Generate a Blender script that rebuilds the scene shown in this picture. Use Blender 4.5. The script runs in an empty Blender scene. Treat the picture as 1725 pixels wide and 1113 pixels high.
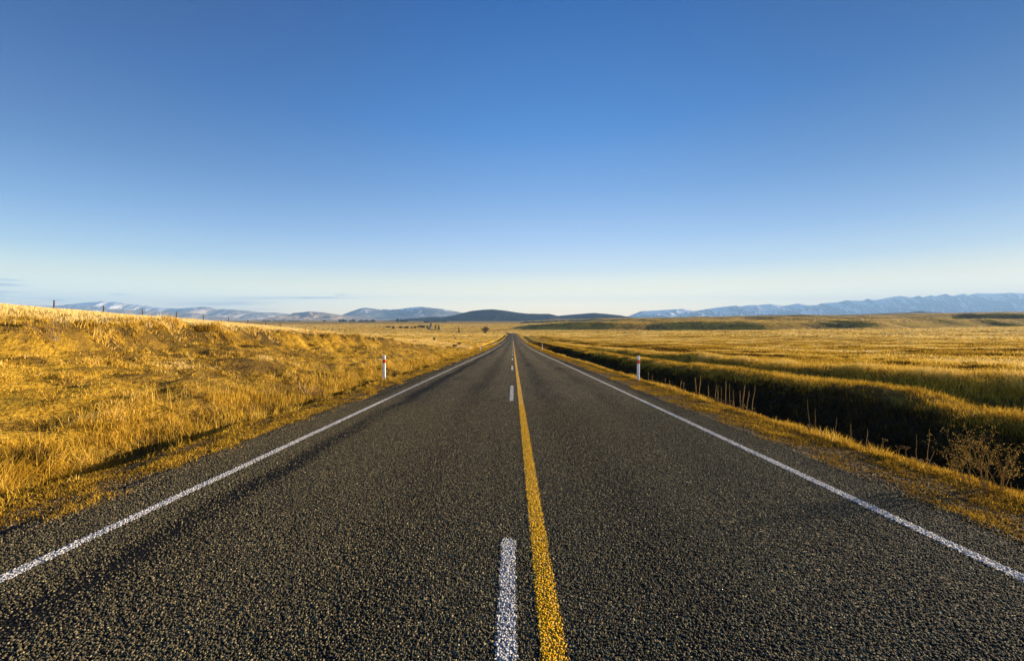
import bpy, math, random
import numpy as np
from mathutils import Vector

random.seed(7)
RNG = np.random.default_rng(11)
C = bpy.context.scene.collection
SC = bpy.context.scene
R = math.radians

# ------------------------------------------------------------------ camera constants
F = 625.0          # focal length in photo pixels (photo 1725 wide)
CX, HY = 864.0, 538.0
EYE = 1.6
SUN_AZ, SUN_EL = R(74), R(9.5)
EXPOSURE, SKY_GAIN = 1.75, 1.0
MS = 1.8           # how much farther than first surveyed the mountains stand

# ------------------------------------------------------------------ noise
def _hash(ix, iy, seed):
    h = (ix.astype(np.int64) * 374761393 + iy.astype(np.int64) * 668265263 + seed * 1442695041) & 0xFFFFFFFF
    h = ((h ^ (h >> 13)) * 1274126177) & 0xFFFFFFFF
    h = (h ^ (h >> 16)) & 0xFFFFFFFF
    return h / 4294967295.0

def vnoise(x, y, seed=0):
    x = np.asarray(x, float); y = np.asarray(y, float)
    xi = np.floor(x); yi = np.floor(y)
    fx = x - xi; fy = y - yi
    fx = fx * fx * fx * (fx * (fx * 6 - 15) + 10); fy = fy * fy * fy * (fy * (fy * 6 - 15) + 10)
    a = _hash(xi, yi, seed); b = _hash(xi + 1, yi, seed)
    c = _hash(xi, yi + 1, seed); d = _hash(xi + 1, yi + 1, seed)
    return (a * (1 - fx) + b * fx) * (1 - fy) + (c * (1 - fx) + d * fx) * fy * 1.0

def fbm(x, y, oct=4, seed=0, gain=.5):
    s = 0; a = 1; t = 0
    for k in range(oct):
        s = s + a * (vnoise(x * 2 ** k + 17.3 * k, y * 2 ** k - 9.1 * k, seed + k) - .5) * 2
        t += a; a *= gain
    return s / t

def ridged(x, y, oct=4, seed=0):
    s = 0; a = 1; t = 0
    for k in range(oct):
        n = 1 - np.abs(vnoise(x * 2 ** k + 5.7 * k, y * 2 ** k + 3.1 * k, seed + k) * 2 - 1)
        s = s + a * n * n; t += a; a *= .5
    return s / t

def sstep(a, b, x):
    t = np.clip((np.asarray(x, float) - a) / (b - a), 0, 1)
    return t * t * (3 - 2 * t)

def pchip(xs, ys):
    xs = np.array(xs, float); ys = np.array(ys, float)
    h = np.diff(xs); d = np.diff(ys) / h
    m = np.zeros(len(xs)); m[0] = d[0]; m[-1] = d[-1]
    for i in range(1, len(xs) - 1):
        if d[i - 1] * d[i] > 0:
            w1 = 2 * h[i] + h[i - 1]; w2 = h[i] + 2 * h[i - 1]
            m[i] = (w1 + w2) / (w1 / d[i - 1] + w2 / d[i])
    def f(x):
        x = np.clip(np.asarray(x, float), xs[0], xs[-1])
        i = np.clip(np.searchsorted(xs, x) - 1, 0, len(xs) - 2)
        t = (x - xs[i]) / h[i]
        return ((2 * t ** 3 - 3 * t ** 2 + 1) * ys[i] + (t ** 3 - 2 * t ** 2 + t) * h[i] * m[i]
                + (-2 * t ** 3 + 3 * t ** 2) * ys[i + 1] + (t ** 3 - t ** 2) * h[i] * m[i + 1])
    return f

# ------------------------------------------------------------------ terrain
zr = pchip([-80, 0, 25, 50, 108, 197, 300, 420, 500, 560, 640, 800, 1000, 1400, 30000],
           [4.48, 0, -1.40, -2.82, -5.68, -9.3, -12.3, -15.2, -17.1, -19.6, -22.6, -25.8, -27, -27.4, -27.4])
xr = pchip([-100, 390, 440, 500, 560, 640, 820, 1050, 1600, 2980, 5000], [0, 0, -.5, -3.2, -12, -35, -122, -232, -354, -658, -1104])
hB = pchip([-50, 0, 10, 16.7, 20.6, 33, 42, 50, 60, 72, 82, 400], [1.9, 1.95, 2.05, 2.3, 2.15, 1.95, 1.6, 1.15, .55, .12, 0, 0])
h46 = pchip([-50, 37, 55, 78, 110, 160, 240, 400], [4.55, 4.40, 4.18, 3.48, 2.3, .9, 0, 0])
plat = pchip([-1e5, 0, 130, 300, 627, 1203, 2755, 6000, 1e5], [0, 0, 3, 10, 28, 42, 64, 75, 75])

def terrain(X, Y, micro=True):
    X = np.asarray(X, float); Y = np.asarray(Y, float)
    u = X - xr(Y)
    z = zr(Y)
    v = -u
    # ---- left side
    wig = fbm(Y * .45, Y * 0 + 3.3, 3, 5) * .28 * sstep(5.6, 6.6, v)
    vl = v + wig
    bank = hB(Y); top = np.maximum(h46(Y), bank)
    edge_w = fbm(Y * .22, Y * 0 + 8.8, 4, 9)
    toe = 6.3
    t = np.clip((vl - toe) / (13.6 + edge_w * .9 - toe), 0, 1)
    prof = .70 * t ** .9 + .30 * sstep(.84, .99, t)
    s = bank * prof
    tp = np.clip((v - 13.9) / (46 - 13.9), 0, 1)
    s = s + (top - bank) * (1 - (1 - tp) ** 1.35) * (tp > 0)
    s = s * np.where(v > 52, 1 - sstep(60, 260, v), 1)
    nearL = 1 - sstep(75, 100, Y)
    lip = np.interp(vl, [4.15, 4.6, 5.1, 5.35, 5.6, 6.0, 6.5, 7.2], [0, 0, -.03, -.10, -.31, -.38, -.22, 0]) * (1 - .6 * sstep(25, 60, Y)) * np.clip(.75 + 1.1 * fbm(Y * .55, Y * 0 + 2.2, 3, 26), .05, 1.3)
    farditch = -1.5 * np.exp(-((v - 7.9) / 1.25) ** 4) * sstep(58, 85, Y) * (1 - sstep(330, 420, Y))
    left = s + lip * (1 - sstep(60, 80, Y)) + farditch
    # ---- right side
    wr = (fbm(Y * .25, Y * 0 + 1.7, 3, 21) * .45 + fbm(Y * .07, Y * 0 + 5.1, 2, 23) * .5 * sstep(6.5, 9, u) + fbm(Y * .9, u * .5, 2, 24) * .22 * sstep(8, 9.5, u)) * sstep(5.4, 7, u)
    ur = u + wr
    fade = (1 - .80 * sstep(32, 95, Y)) * (1 + .30 * fbm(Y * .16, u * .12, 2, 25) * sstep(9, 11, u))
    rt = np.interp(ur, [3.9, 4.4, 5.1, 5.5, 6.2, 7.1, 8.1, 8.9, 9.6, 10.3, 11.0, 11.8, 12.7, 13.5, 14.7, 15.7, 17.5, 22, 40],
                   [0, 0, -.02, -.10, -.72, -1.45, -1.62, -1.28, -.72, -.26, -.02, -.02, -.32, -.30, .10, .26, .20, .1, 0])
    right = rt * fade * (1 - sstep(320, 420, Y))
    z = z + np.where(u < 0, left, right)
    # ---- gentle rise of the plain to the right, then terraces
    z = z + np.where(u > 40, 1, 0) * .012 * np.clip(u - 40, 0, 1500) * sstep(60, 500, Y) * (1 - sstep(900, 1500, Y))
    P = plat(X) * 1.0
    n1 = fbm(X / 420., Y / 600., 3, 31) * 190 + fbm(X / 110., Y / 260., 3, 33) * 18
    n2 = fbm(X / 330., Y / 330., 3, 41) * 150
    line1 = 1010 - .60 * np.clip(X, 0, 500) + n1 * sstep(0, 300, X)
    line2 = 1330 - .12 * np.clip(X, 0, 1500) + n2
    line3 = 1750 + fbm(X / 400., Y / 400., 3, 51) * 200
    T1 = np.interp(X, [5, 60, 150, 400, 1200, 2755, 9000], [0, 12, 19, 20, 17, 20, 20]) * (1 + .35 * fbm(X / 260., Y / 500., 3, 35) * sstep(60, 200, X))
    z = z + np.where(X > 0, T1 * sstep(0, 100 + 40 * fbm(X / 150., Y * 0, 2, 36), Y - line1) * np.where(P < T1, 1 - (1 - P / T1.clip(.1)) * sstep(1250, 1700, Y), 1) + np.maximum(P - T1, 0) * (.55 * sstep(0, 60, Y - line2) + .45 * sstep(0, 140, Y - line3)), 0)
    z = z + 15 * fbm(X / 210., Y / 430., 3, 37) * sstep(40, 200, Y - line1) * sstep(60, 260, X) * (1 - sstep(2600, 3600, Y))
    gul = ridged(X / 120., Y / 200., 3, 61)
    z = z - np.where(X > 20, 4.0 * (1 - gul) * sstep(0, 60, Y - line1) * sstep(20, 200, X) * (1 - sstep(1600, 2200, Y)), 0)
    if micro:
        road = sstep(4.2, 7.0, np.abs(u))
        r = np.hypot(X, Y)
        onbank = sstep(6.0, 7.0, v) * (1 - sstep(14.5, 17, v))
        ditch = sstep(5.6, 6.6, u) * (1 - sstep(10.5, 13, u))
        z = z + road * (fbm(X / .55, Y / .55, 2, 71) * (.025 + .11 * onbank + .05 * ditch)
                        + fbm(X / 1.9, Y / 1.9, 2, 72) * (.05 + .10 * onbank + .20 * ditch)
                        + fbm(X / 4.2, Y / 4.2, 2, 76) * .20 * sstep(7.5, 9.5, u) * (1 - sstep(16, 20, u)) * (1 - sstep(60, 140, Y))
                        + fbm(X / 9., Y / 9., 3, 73) * .21 * sstep(14, 40, np.abs(u))
                        + fbm(X / 75., Y / 75., 3, 74) * .9 * sstep(30, 140, np.abs(u)) * (1 - .8 * sstep(900, 1300, Y))
                        + fbm(X / 420., Y / 420., 3, 75) * 3.0 * sstep(120, 500, np.abs(u)) * (1 - .5 * sstep(900, 1300, Y) * (X < 50)))
        z = z + .26 * (ridged(X / .9, Y / .7, 2, 77) - .5) * sstep(10.6, 11.6, v) * (1 - sstep(13.2, 14.2, v)) * (hB(Y) > .2)
        z = z - .05 * (1 - sstep(3.75, 4.02, np.abs(u)))
        z = z - .012 * sstep(4.0, 4.6, np.abs(u)) * (1 - road)
    return z

def on_ground(px, py, side=None, zoff=0.0, dmax=4000):
    """follow the line of sight through a photo pixel until it meets the terrain (layout helper)"""
    d = np.concatenate([np.arange(1.5, 60, .02), np.arange(60, 400, .2), np.arange(400, dmax, 1.0)])
    X = (px - CX) / F * d
    zl = EYE - (py - HY) / F * d
    g = terrain(X, d, True) + zoff
    i = int(np.argmax(zl <= g)) if np.any(zl <= g) else len(d) - 1
    return float(X[i]), float(d[i]), float(g[i])

# ------------------------------------------------------------------ materials
def mat(name):
    m = bpy.data.materials.new(name); m.use_nodes = True
    nt = m.node_tree; nt.nodes.clear()
    out = nt.nodes.new('ShaderNodeOutputMaterial')
    return m, nt, out

def N(nt, t, **kw):
    n = nt.nodes.new(t)
    for k, v in kw.items():
        if k in n.inputs.keys(): n.inputs[k].default_value = v
        else: setattr(n, k, v)
    return n

def ramp(nt, fac, stops, interp='LINEAR'):
    r = nt.nodes.new('ShaderNodeValToRGB'); r.color_ramp.interpolation = interp
    e = r.color_ramp.elements
    while len(e) < len(stops): e.new(.5)
    for k, (p, c) in enumerate(stops):
        e[k].position = p
        e[k].color = (*c, 1) if len(c) == 3 else c
    nt.links.new(fac, r.inputs['Fac'])
    return r.outputs['Color']

def mixc(nt, fac, a, b, mode='MIX'):
    m = nt.nodes.new('ShaderNodeMix'); m.data_type = 'RGBA'; m.blend_type = mode
    for s, v in ((m.inputs[0], fac), (m.inputs[6], a), (m.inputs[7], b)):
        if hasattr(v, 'links') or isinstance(v, bpy.types.NodeSocket): nt.links.new(v, s)
        else: s.default_value = v if not isinstance(v, tuple) else ((*v, 1) if len(v) == 3 else v)
    return m.outputs[2]

def mathn(nt, op, a, b=None, c=None, clamp=False):
    m = nt.nodes.new('ShaderNodeMath'); m.operation = op; m.use_clamp = clamp
    for k, v in enumerate((a, b, c)):
        if v is None: continue
        if isinstance(v, bpy.types.NodeSocket): nt.links.new(v, m.inputs[k])
        else: m.inputs[k].default_value = v
    return m.outputs[0]

def plain(name, col, rough=.7, spec=.3, var=.25, scale=8., metallic=0., col2=None):
    m, nt, out = mat(name)
    p = N(nt, 'ShaderNodeBsdfPrincipled', Roughness=rough, Metallic=metallic)
    p.inputs['Specular IOR Level'].default_value = spec
    tc = nt.nodes.new('ShaderNodeTexCoord')
    n = N(nt, 'ShaderNodeTexNoise', Scale=scale, Detail=4.0)
    nt.links.new(tc.outputs['Object'], n.inputs['Vector'])
    lo = tuple(c * (1 - var) for c in col); hi = col2 or tuple(min(1, c * (1 + var)) for c in col)
    nt.links.new(ramp(nt, n.outputs['Fac'], [(.35, lo), (.65, hi)]), p.inputs['Base Color'])
    nt.links.new(p.outputs[0], out.inputs[0])
    return m

def grass_mat(name, stops, trans=.32, tint_tr=(1, 1, 1)):
    """dry blades: colour from the blade's own hue value; lets some light through"""
    m, nt, out = mat(name)
    at = N(nt, 'ShaderNodeAttribute', attribute_name='hue')
    col = ramp(nt, at.outputs['Fac'], stops)
    d = N(nt, 'ShaderNodeBsdfDiffuse'); t = N(nt, 'ShaderNodeBsdfTranslucent')
    nt.links.new(col, d.inputs[0])
    nt.links.new(col, t.inputs[0])
    mx = nt.nodes.new('ShaderNodeMixShader'); mx.inputs[0].default_value = trans
    nt.links.new(d.outputs[0], mx.inputs[1]); nt.links.new(t.outputs[0], mx.inputs[2])
    nt.links.new(mx.outputs[0], out.inputs[0])
    return m

STRAW = [(0, (.024, .016, .007)), (.18, (.095, .055, .015)), (.4, (.35, .206, .024)), (.66, (.69, .432, .050)), (.84, (.79, .55, .135)), (1, (.84, .64, .29))]
M_grass = grass_mat('dry_grass', STRAW)

# ------------------------------------------------------------------ mesh helpers
def link(name, me, m, parent=None):
    o = bpy.data.objects.new(name, me)
    if m is not None and me is not None: me.materials.append(m)
    C.objects.link(o)
    if parent is not None: o.parent = parent
    return o

def fast_mesh(name, V, faces_flat, starts, smooth=False):
    me = bpy.data.meshes.new(name)
    me.vertices.add(len(V)); me.vertices.foreach_set('co', np.ascontiguousarray(V, np.float32).ravel())
    me.loops.add(len(faces_flat)); me.loops.foreach_set('vertex_index', np.ascontiguousarray(faces_flat, np.int32))
    me.polygons.add(len(starts)); me.polygons.foreach_set('loop_start', np.ascontiguousarray(starts, np.int32))
    if smooth: me.polygons.foreach_set('use_smooth', np.ones(len(starts), bool))
    me.update(calc_edges=True); me.validate()
    return me

def attr(me, name, vals):
    a = me.attributes.new(name, 'FLOAT', 'POINT'); a.data.foreach_set('value', np.ascontiguousarray(vals, np.float32))

class MB:
    def __init__(s): s.v = []; s.f = []
    def add(s, vs, fs):
        b = len(s.v); s.v += [tuple(v) for v in vs]; s.f += [tuple(i + b for i in f) for f in fs]
    def tube(s, pts, rad, n=6, cap=True):
        pts = [Vector(p) for p in pts]; rings = []
        for i, p in enumerate(pts):
            d = (pts[min(i + 1, len(pts) - 1)] - pts[max(i - 1, 0)]).normalized()
            a = d.orthogonal().normalized(); b = d.cross(a)
            r = rad[i] if hasattr(rad, '__len__') else rad
            rings.append([p + (a * math.cos(2 * math.pi * k / n) + b * math.sin(2 * math.pi * k / n)) * r for k in range(n)])
        vs = [v for r_ in rings for v in r_]; fs = []
        for i in range(len(pts) - 1):
            for k in range(n):
                fs.append((i * n + k, i * n + (k + 1) % n, (i + 1) * n + (k + 1) % n, (i + 1) * n + k))
        if cap: fs += [tuple(range(n - 1, -1, -1)), tuple(range((len(pts) - 1) * n, len(pts) * n))]
        s.add(vs, fs)
    def loft(s, rings, cap=True):
        n = len(rings[0]); vs = [v for r_ in rings for v in r_]; fs = []
        for i in range(len(rings) - 1):
            for k in range(n):
                fs.append((i * n + k, i * n + (k + 1) % n, (i + 1) * n + (k + 1) % n, (i + 1) * n + k))
        if cap: fs += [tuple(range(n - 1, -1, -1)), tuple(range((len(rings) - 1) * n, len(rings) * n))]
        s.add(vs, fs)
    def box(s, lo, hi):
        x0, y0, z0 = lo; x1, y1, z1 = hi
        s.add([(x0, y0, z0), (x1, y0, z0), (x1, y1, z0), (x0, y1, z0), (x0, y0, z1), (x1, y0, z1), (x1, y1, z1), (x0, y1, z1)],
              [(3, 2, 1, 0), (4, 5, 6, 7), (0, 1, 5, 4), (1, 2, 6, 5), (2, 3, 7, 6), (3, 0, 4, 7)])
    def build(s, name, m, parent=None, smooth=False):
        me = bpy.data.meshes.new(name); me.from_pydata(s.v, [], s.f); me.update()
        if smooth: me.polygons.foreach_set('use_smooth', [True] * len(me.polygons))
        return link(name, me, m, parent)

def thing(name, label, cat, loc, rz=0., group=None):
    o = bpy.data.objects.new(name, None); C.objects.link(o)
    o.location = loc; o.rotation_euler.z = rz; o.empty_display_size = .2
    o['label'] = label; o['category'] = cat
    if group: o['group'] = group
    return o

def copy_tree(o, parent=None):
    c = o.copy(); C.objects.link(c)
    if parent is not None: c.parent = parent
    for ch in list(o.children): copy_tree(ch, c)
    return c

# ------------------------------------------------------------------ ground sheet
def grow(start, first, ratio, end):
    out = [start]; s = first
    while out[-1] < end: out.append(out[-1] + s); s = max(first, (out[-1] - start + 6) * ratio)
    return out
ys = [-12, -8, -5, -3, -1.5, -.5] + grow(.3, .10, .0105, 33500)
xp = [0, 1.5, 3, 3.7, 3.85, 4.0] + grow(4.12, .10, .0125, 46500)
xs = np.array([-x for x in xp[:0:-1]] + xp); ys = np.array(ys)
GX, GY = np.meshgrid(xs, ys)
# near the road the columns follow its bend
GXb = GX + xr(GY) * np.exp(-(GX / 700.) ** 2)
GZ = terrain(GXb, GY)
def grid_mesh(name, X, Y, Z, smooth=True):
    nr, nc = X.shape
    V = np.stack([X, Y, Z], -1).reshape(-1, 3)
    i = np.arange(nr * nc).reshape(nr, nc)
    q = np.stack([i[:-1, :-1], i[:-1, 1:], i[1:, 1:], i[1:, :-1]], -1).reshape(-1, 4)
    return fast_mesh(name, V, q.ravel(), np.arange(len(q)) * 4, smooth)
me = grid_mesh('ground', GXb, GY, GZ)
U = (GXb - xr(GY)).ravel(); YY = GY.ravel()
verge = np.where(U < 0, 1 - sstep(5.2, 5.9, -U), 1 - sstep(5.3, 6.0, U)) * (1 - sstep(250, 500, YY))
ditchm = np.where(U > 0, sstep(5.5, 6.2, U) * (1 - sstep(9.9, 10.7, U)), 0) * (1 - sstep(130, 200, YY))  # ditch soil coloured extra dark to paint in the shade there
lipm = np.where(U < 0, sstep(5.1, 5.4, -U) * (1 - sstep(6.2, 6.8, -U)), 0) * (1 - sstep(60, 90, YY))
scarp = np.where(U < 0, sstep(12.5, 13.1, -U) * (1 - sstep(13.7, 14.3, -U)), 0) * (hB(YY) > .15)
attr(me, 'verge', verge); attr(me, 'soil_shade', np.clip(ditchm + .8 * lipm + scarp * np.clip(.55 + 1.6 * fbm(U / .9, YY / 1.2, 3, 78), 0, .9), 0, 1))

m, nt, out = mat('ground')
geo = N(nt, 'ShaderNodeNewGeometry')
pos = geo.outputs['Position']
def noise(nt, vec, scale, detail=4., dist=0., rough=.55):
    n = N(nt, 'ShaderNodeTexNoise', Scale=scale, Detail=detail, Distortion=dist, Roughness=rough)
    nt.links.new(vec, n.inputs['Vector']); return n.outputs['Fac']
big = noise(nt, pos, .012, 6., .4)
mid = noise(nt, pos, .11, 6., .3)
fine = noise(nt, pos, 1.6, 6.)
tiny = noise(nt, pos, 14., 5.)
s = mathn(nt, 'ADD', mathn(nt, 'MULTIPLY', big, .55), mathn(nt, 'MULTIPLY', mid, .45))
s = mathn(nt, 'ADD', mathn(nt, 'MULTIPLY', s, .72), mathn(nt, 'MULTIPLY', fine, .28))
field = ramp(nt, s, [(.36, (.070, .046, .016)), (.44, (.19, .115, .026)), (.52, (.46, .28, .030)), (.62, (.66, .41, .055))])
vcol = ramp(nt, tiny, [(.32, (.05, .036, .022)), (.5, (.16, .105, .045)), (.68, (.36, .24, .09))])
soil_shade = ramp(nt, tiny, [(.3, (.014, .011, .008)), (.55, (.040, .030, .018)), (.75, (.085, .060, .030))])
av = N(nt, 'ShaderNodeAttribute', attribute_name='verge'); as_ = N(nt, 'ShaderNodeAttribute', attribute_name='soil_shade')
c = mixc(nt, av.outputs['Fac'], field, vcol)
c = mixc(nt, mathn(nt, 'MULTIPLY', as_.outputs['Fac'], .9), c, soil_shade)
d = N(nt, 'ShaderNodeBsdfPrincipled', Roughness=.95); d.inputs['Specular IOR Level'].default_value = .05
nt.links.new(c, d.inputs['Base Color'])
b1 = N(nt, 'ShaderNodeBump', Strength=1.0, Distance=.55)
hgt = mathn(nt, 'ADD', mathn(nt, 'MULTIPLY', fine, .6), mathn(nt, 'MULTIPLY', tiny, .22))
hgt = mathn(nt, 'ADD', hgt, mathn(nt, 'MULTIPLY', noise(nt, pos, .35, 3.), 1.3))
nt.links.new(hgt, b1.inputs['Height']); nt.links.new(b1.outputs[0], d.inputs['Normal'])
nt.links.new(d.outputs[0], out.inputs[0])
ground = link('ground', me, m); ground['kind'] = 'structure'

# ------------------------------------------------------------------ road
def chip_nodes(nt):
    """chip seal: stones in bitumen. returns (stone mask 0..1, per-stone random, height, position)"""
    tc = N(nt, 'ShaderNodeTexCoord'); p = tc.outputs['Object']
    v = N(nt, 'ShaderNodeTexVoronoi', Scale=64.0, Randomness=1.0); v.voronoi_dimensions = '2D'
    nt.links.new(p, v.inputs['Vector'])
    sep = N(nt, 'ShaderNodeSeparateColor'); nt.links.new(v.outputs['Color'], sep.inputs[0])
    dist = v.outputs['Distance']
    rnd = sep.outputs[0]
    lift = mathn(nt, 'MULTIPLY', sep.outputs[1], .75)
    h = mathn(nt, 'ADD', mathn(nt, 'MULTIPLY', dist, -1.25), lift)
    return h, rnd, dist, p, sep.outputs[2]

def wear_nodes(nt, p):
    """0..1 amount of bare bitumen: wheel paths and blotches"""
    sx = N(nt, 'ShaderNodeSeparateXYZ'); nt.links.new(p, sx.inputs[0])
    wob = N(nt, 'ShaderNodeTexNoise', Scale=.12, Detail=3.0); nt.links.new(p, wob.inputs['Vector'])
    x = mathn(nt, 'ADD', sx.outputs[0], mathn(nt, 'MULTIPLY', mathn(nt, 'SUBTRACT', wob.outputs['Fac'], .5), .5))
    tot = None
    for x0, w, a in ((-2.86, .17, 1.1), (-2.5, .45, .25), (-1.05, .34, .45), (1.0, .34, .5), (2.6, .34, .35), (-4.05, .3, .6), (3.9, .3, .8)):
        g = mathn(nt, 'POWER', mathn(nt, 'DIVIDE', mathn(nt, 'SUBTRACT', x, x0), w), 2.0)
        g = mathn(nt, 'MULTIPLY', mathn(nt, 'EXPONENT', mathn(nt, 'MULTIPLY', g, -1.0)), a)
        tot = g if tot is None else mathn(nt, 'ADD', tot, g)
    mp = N(nt, 'ShaderNodeMapping'); mp.inputs['Scale'].default_value = (1.0, .22, 1.0); nt.links.new(p, mp.inputs[0])
    bl = N(nt, 'ShaderNodeTexNoise', Scale=1.7, Detail=5.0, Roughness=.6); nt.links.new(mp.outputs[0], bl.inputs['Vector'])
    k = mathn(nt, 'MULTIPLY', bl.outputs['Fac'], 1.6)
    return mathn(nt, 'MULTIPLY', tot, k, clamp=True), bl.outputs['Fac']

CHIP_BUMP = .016
m, nt, out = mat('chip_seal')
h, rnd, dist, p, rnd2 = chip_nodes(nt)
wear, blot = wear_nodes(nt, p)
stone = ramp(nt, rnd, [(0, (.026, .024, .016)), (.45, (.094, .081, .047)), (.78, (.245, .205, .112)), (1, (.62, .52, .28))])
thr = mathn(nt, 'ADD', mathn(nt, 'MULTIPLY', wear, .75), -.30)
thr = mathn(nt, 'ADD', thr, mathn(nt, 'MULTIPLY', mathn(nt, 'SUBTRACT', blot, .5), .5))
msk = mathn(nt, 'MULTIPLY', mathn(nt, 'SUBTRACT', h, thr), 5.0, clamp=True)
c = mixc(nt, msk, (.012, .0125, .014), stone)  # bitumen colour between stones, also standing in for their cast shadows
bs = N(nt, 'ShaderNodeBsdfPrincipled', Roughness=.85); bs.inputs['Specular IOR Level'].default_value = .08
nt.links.new(c, bs.inputs['Base Color'])
bp = N(nt, 'ShaderNodeBump', Strength=1.0, Distance=CHIP_BUMP); nt.links.new(h, bp.inputs['Height'])
nt.links.new(bp.outputs[0], bs.inputs['Normal']); nt.links.new(bs.outputs[0], out.inputs[0])
M_road = m

def paint_mat(name, col, dark, cover):
    m, nt, out = mat(name)
    h, rnd, dist, p, rnd2 = chip_nodes(nt)
    a = N(nt, 'ShaderNodeAttribute', attribute_name='edge')       # 0 mid line .. 1 at the border
    rag = N(nt, 'ShaderNodeTexNoise', Scale=55., Detail=3.); nt.links.new(p, rag.inputs['Vector'])
    wr = N(nt, 'ShaderNodeTexNoise', Scale=5., Detail=5.); nt.links.new(p, wr.inputs['Vector'])
    bs = N(nt, 'ShaderNodeBsdfPrincipled', Roughness=.6); bs.inputs['Specular IOR Level'].default_value = .3
    k = mathn(nt, 'ADD', h, mathn(nt, 'MULTIPLY', mathn(nt, 'SUBTRACT', wr.outputs['Fac'], .5), .9))
    msk = mathn(nt, 'MULTIPLY', mathn(nt, 'ADD', k, cover), 3.2, clamp=True)
    nt.links.new(mixc(nt, msk, dark, col), bs.inputs['Base Color'])
    bp = N(nt, 'ShaderNodeBump', Strength=1.0, Distance=CHIP_BUMP); nt.links.new(h, bp.inputs['Height'])
    nt.links.new(bp.outputs[0], bs.inputs['Normal'])
    e = mathn(nt, 'ADD', a.outputs['Fac'], mathn(nt, 'MULTIPLY', mathn(nt, 'SUBTRACT', rag.outputs['Fac'], .5), .9))
    al = mathn(nt, 'LESS_THAN', e, .86)
    tr = N(nt, 'ShaderNodeBsdfTransparent'); mx = N(nt, 'ShaderNodeMixShader')
    nt.links.new(al, mx.inputs[0]); nt.links.new(tr.outputs[0], mx.inputs[1]); nt.links.new(bs.outputs[0], mx.inputs[2])
    nt.links.new(mx.outputs[0], out.inputs[0])
    return m
M_white = paint_mat('white_road_paint', (.78, .76, .72), (.13, .14, .16), .28)  # gap colour: worn paint with the bluish shade between chips painted in
M_yellow = paint_mat('yellow_road_paint', (.92, .50, .004), (.20, .11, .004), .50)

def road_z(Y):
    return zr(Y) + .012 + .30 * sstep(150, 480, Y) - .27 * sstep(570, 680, Y) + .5 * sstep(960, 1100, Y)
ry = np.array([-10, -5, -2] + grow(0, .25, .012, 4600))
cols = np.array([-4.35, -4.2, -4.05, -3.4, -1.7, 0, 1.7, 3.4, 3.85, 4.0, 4.15])
RX, RY = np.meshgrid(cols, ry)
rag = fbm(RY * 1.3, RX * 0, 4, 81) * .10; rag2 = fbm(RY * 1.1, RX * 0 + 4, 4, 82) * .10
offs = np.where(RX < -4.1, rag, np.where(RX > 3.9, rag2, 0)) * (np.abs(RX) < 4.5)
RZ = road_z(RY) + np.where(np.abs(RX) > 3.9, 0, .010 * (1 - (RX / 4) ** 2))
drop = np.where((RX < -4.3) | (RX > 4.1), .10 + 1.6 * sstep(150, 500, RY), 0)
RZ = RZ - drop
hd = np.gradient(xr(ry), ry); nrm = 1 / np.sqrt(1 + hd ** 2)
RXw = xr(RY) + (RX + offs) * nrm[:, None]; RYw = RY - (RX + offs) * (hd * nrm)[:, None]
road = link('road', grid_mesh('road', RXw, RYw, RZ), M_road); road['kind'] = 'structure'

def stripe(name, x0, w, y0, y1, m, lift=.004):
    n = max(6, int(12 + 60 * math.log(max(1.2, (y1 + 6) / (max(y0, 0) + 6)))))
    yy = (np.geomspace(y0 + 6, y1 + 6, n) - 6)
    cc = np.array([-.5, -.3, 0, .3, .5]) * w * 1.25
    e = np.array([1.0, .72, .3, .72, 1.0])
    X, Y = np.meshgrid(x0 + cc, yy)
    h_ = np.interp(yy, ry, hd); nn = 1 / np.sqrt(1 + h_ ** 2)
    Z = road_z(Y) + .010 * (1 - (X / 4) ** 2) + lift + .02 * sstep(60, 300, Y)
    # follow the road mesh's own rows so the paint never dips under it
    zz = np.array([np.interp(Y[:, k], ry, road_z(ry)) for k in range(5)]).T
    Z = np.maximum(Z, zz + .010 * (1 - (X / 4) ** 2) + lift)
    me = grid_mesh(name, xr(Y) + X * nn[:, None], Y - X * (h_ * nn)[:, None], Z)
    E = np.tile(e, (len(yy), 1))
    if y1 - y0 < 6: E[0] = 1.0; E[-1] = 1.0
    attr(me, 'edge', E.ravel())
    return link(name, me, m, road)
line_l = stripe('edge_line', -3.40, .105, .2, 1800, M_white)
line_r = stripe('edge_line', 3.40, .105, .2, 1800, M_white)
line_y = stripe('yellow_centre_line', .205, .125, .2, 195, M_yellow)
line_d = []
for k in range(26):
    y1 = 2.95 + 10 * k
    line_d.append(stripe('centre_dash', -.035, .105, y1 - 3.35 if k else .2, y1, M_white))
stripe('centre_dash', -.035, .105, 262, 900, M_white)

# the stones themselves where the camera is close enough to see them
def stone_mat(name, stops):
    m, nt, out = mat(name)
    at = N(nt, 'ShaderNodeAttribute', attribute_name='hue')
    bs = N(nt, 'ShaderNodeBsdfPrincipled', Roughness=.8); bs.inputs['Specular IOR Level'].default_value = .15
    nt.links.new(ramp(nt, at.outputs['Fac'], stops), bs.inputs['Base Color']); nt.links.new(bs.outputs[0], out.inputs[0])
    return m
M_chip = stone_mat('greywacke_chip', [(0, (.024, .022, .016)), (.35, (.094, .081, .046)), (.75, (.24, .20, .108)), (1, (.56, .47, .25))])
M_chipw = stone_mat('white_painted_chip', [(0, (.10, .105, .12)), (.3, (.50, .49, .47)), (1, (.84, .82, .78))])
M_chipy = stone_mat('yellow_painted_chip', [(0, (.10, .06, .004)), (.3, (.62, .33, .004)), (1, (.96, .55, .006))])
M_grav = stone_mat('loose_gravel', [(0, (.035, .028, .018)), (.5, (.12, .092, .052)), (1, (.30, .24, .14))])
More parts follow.
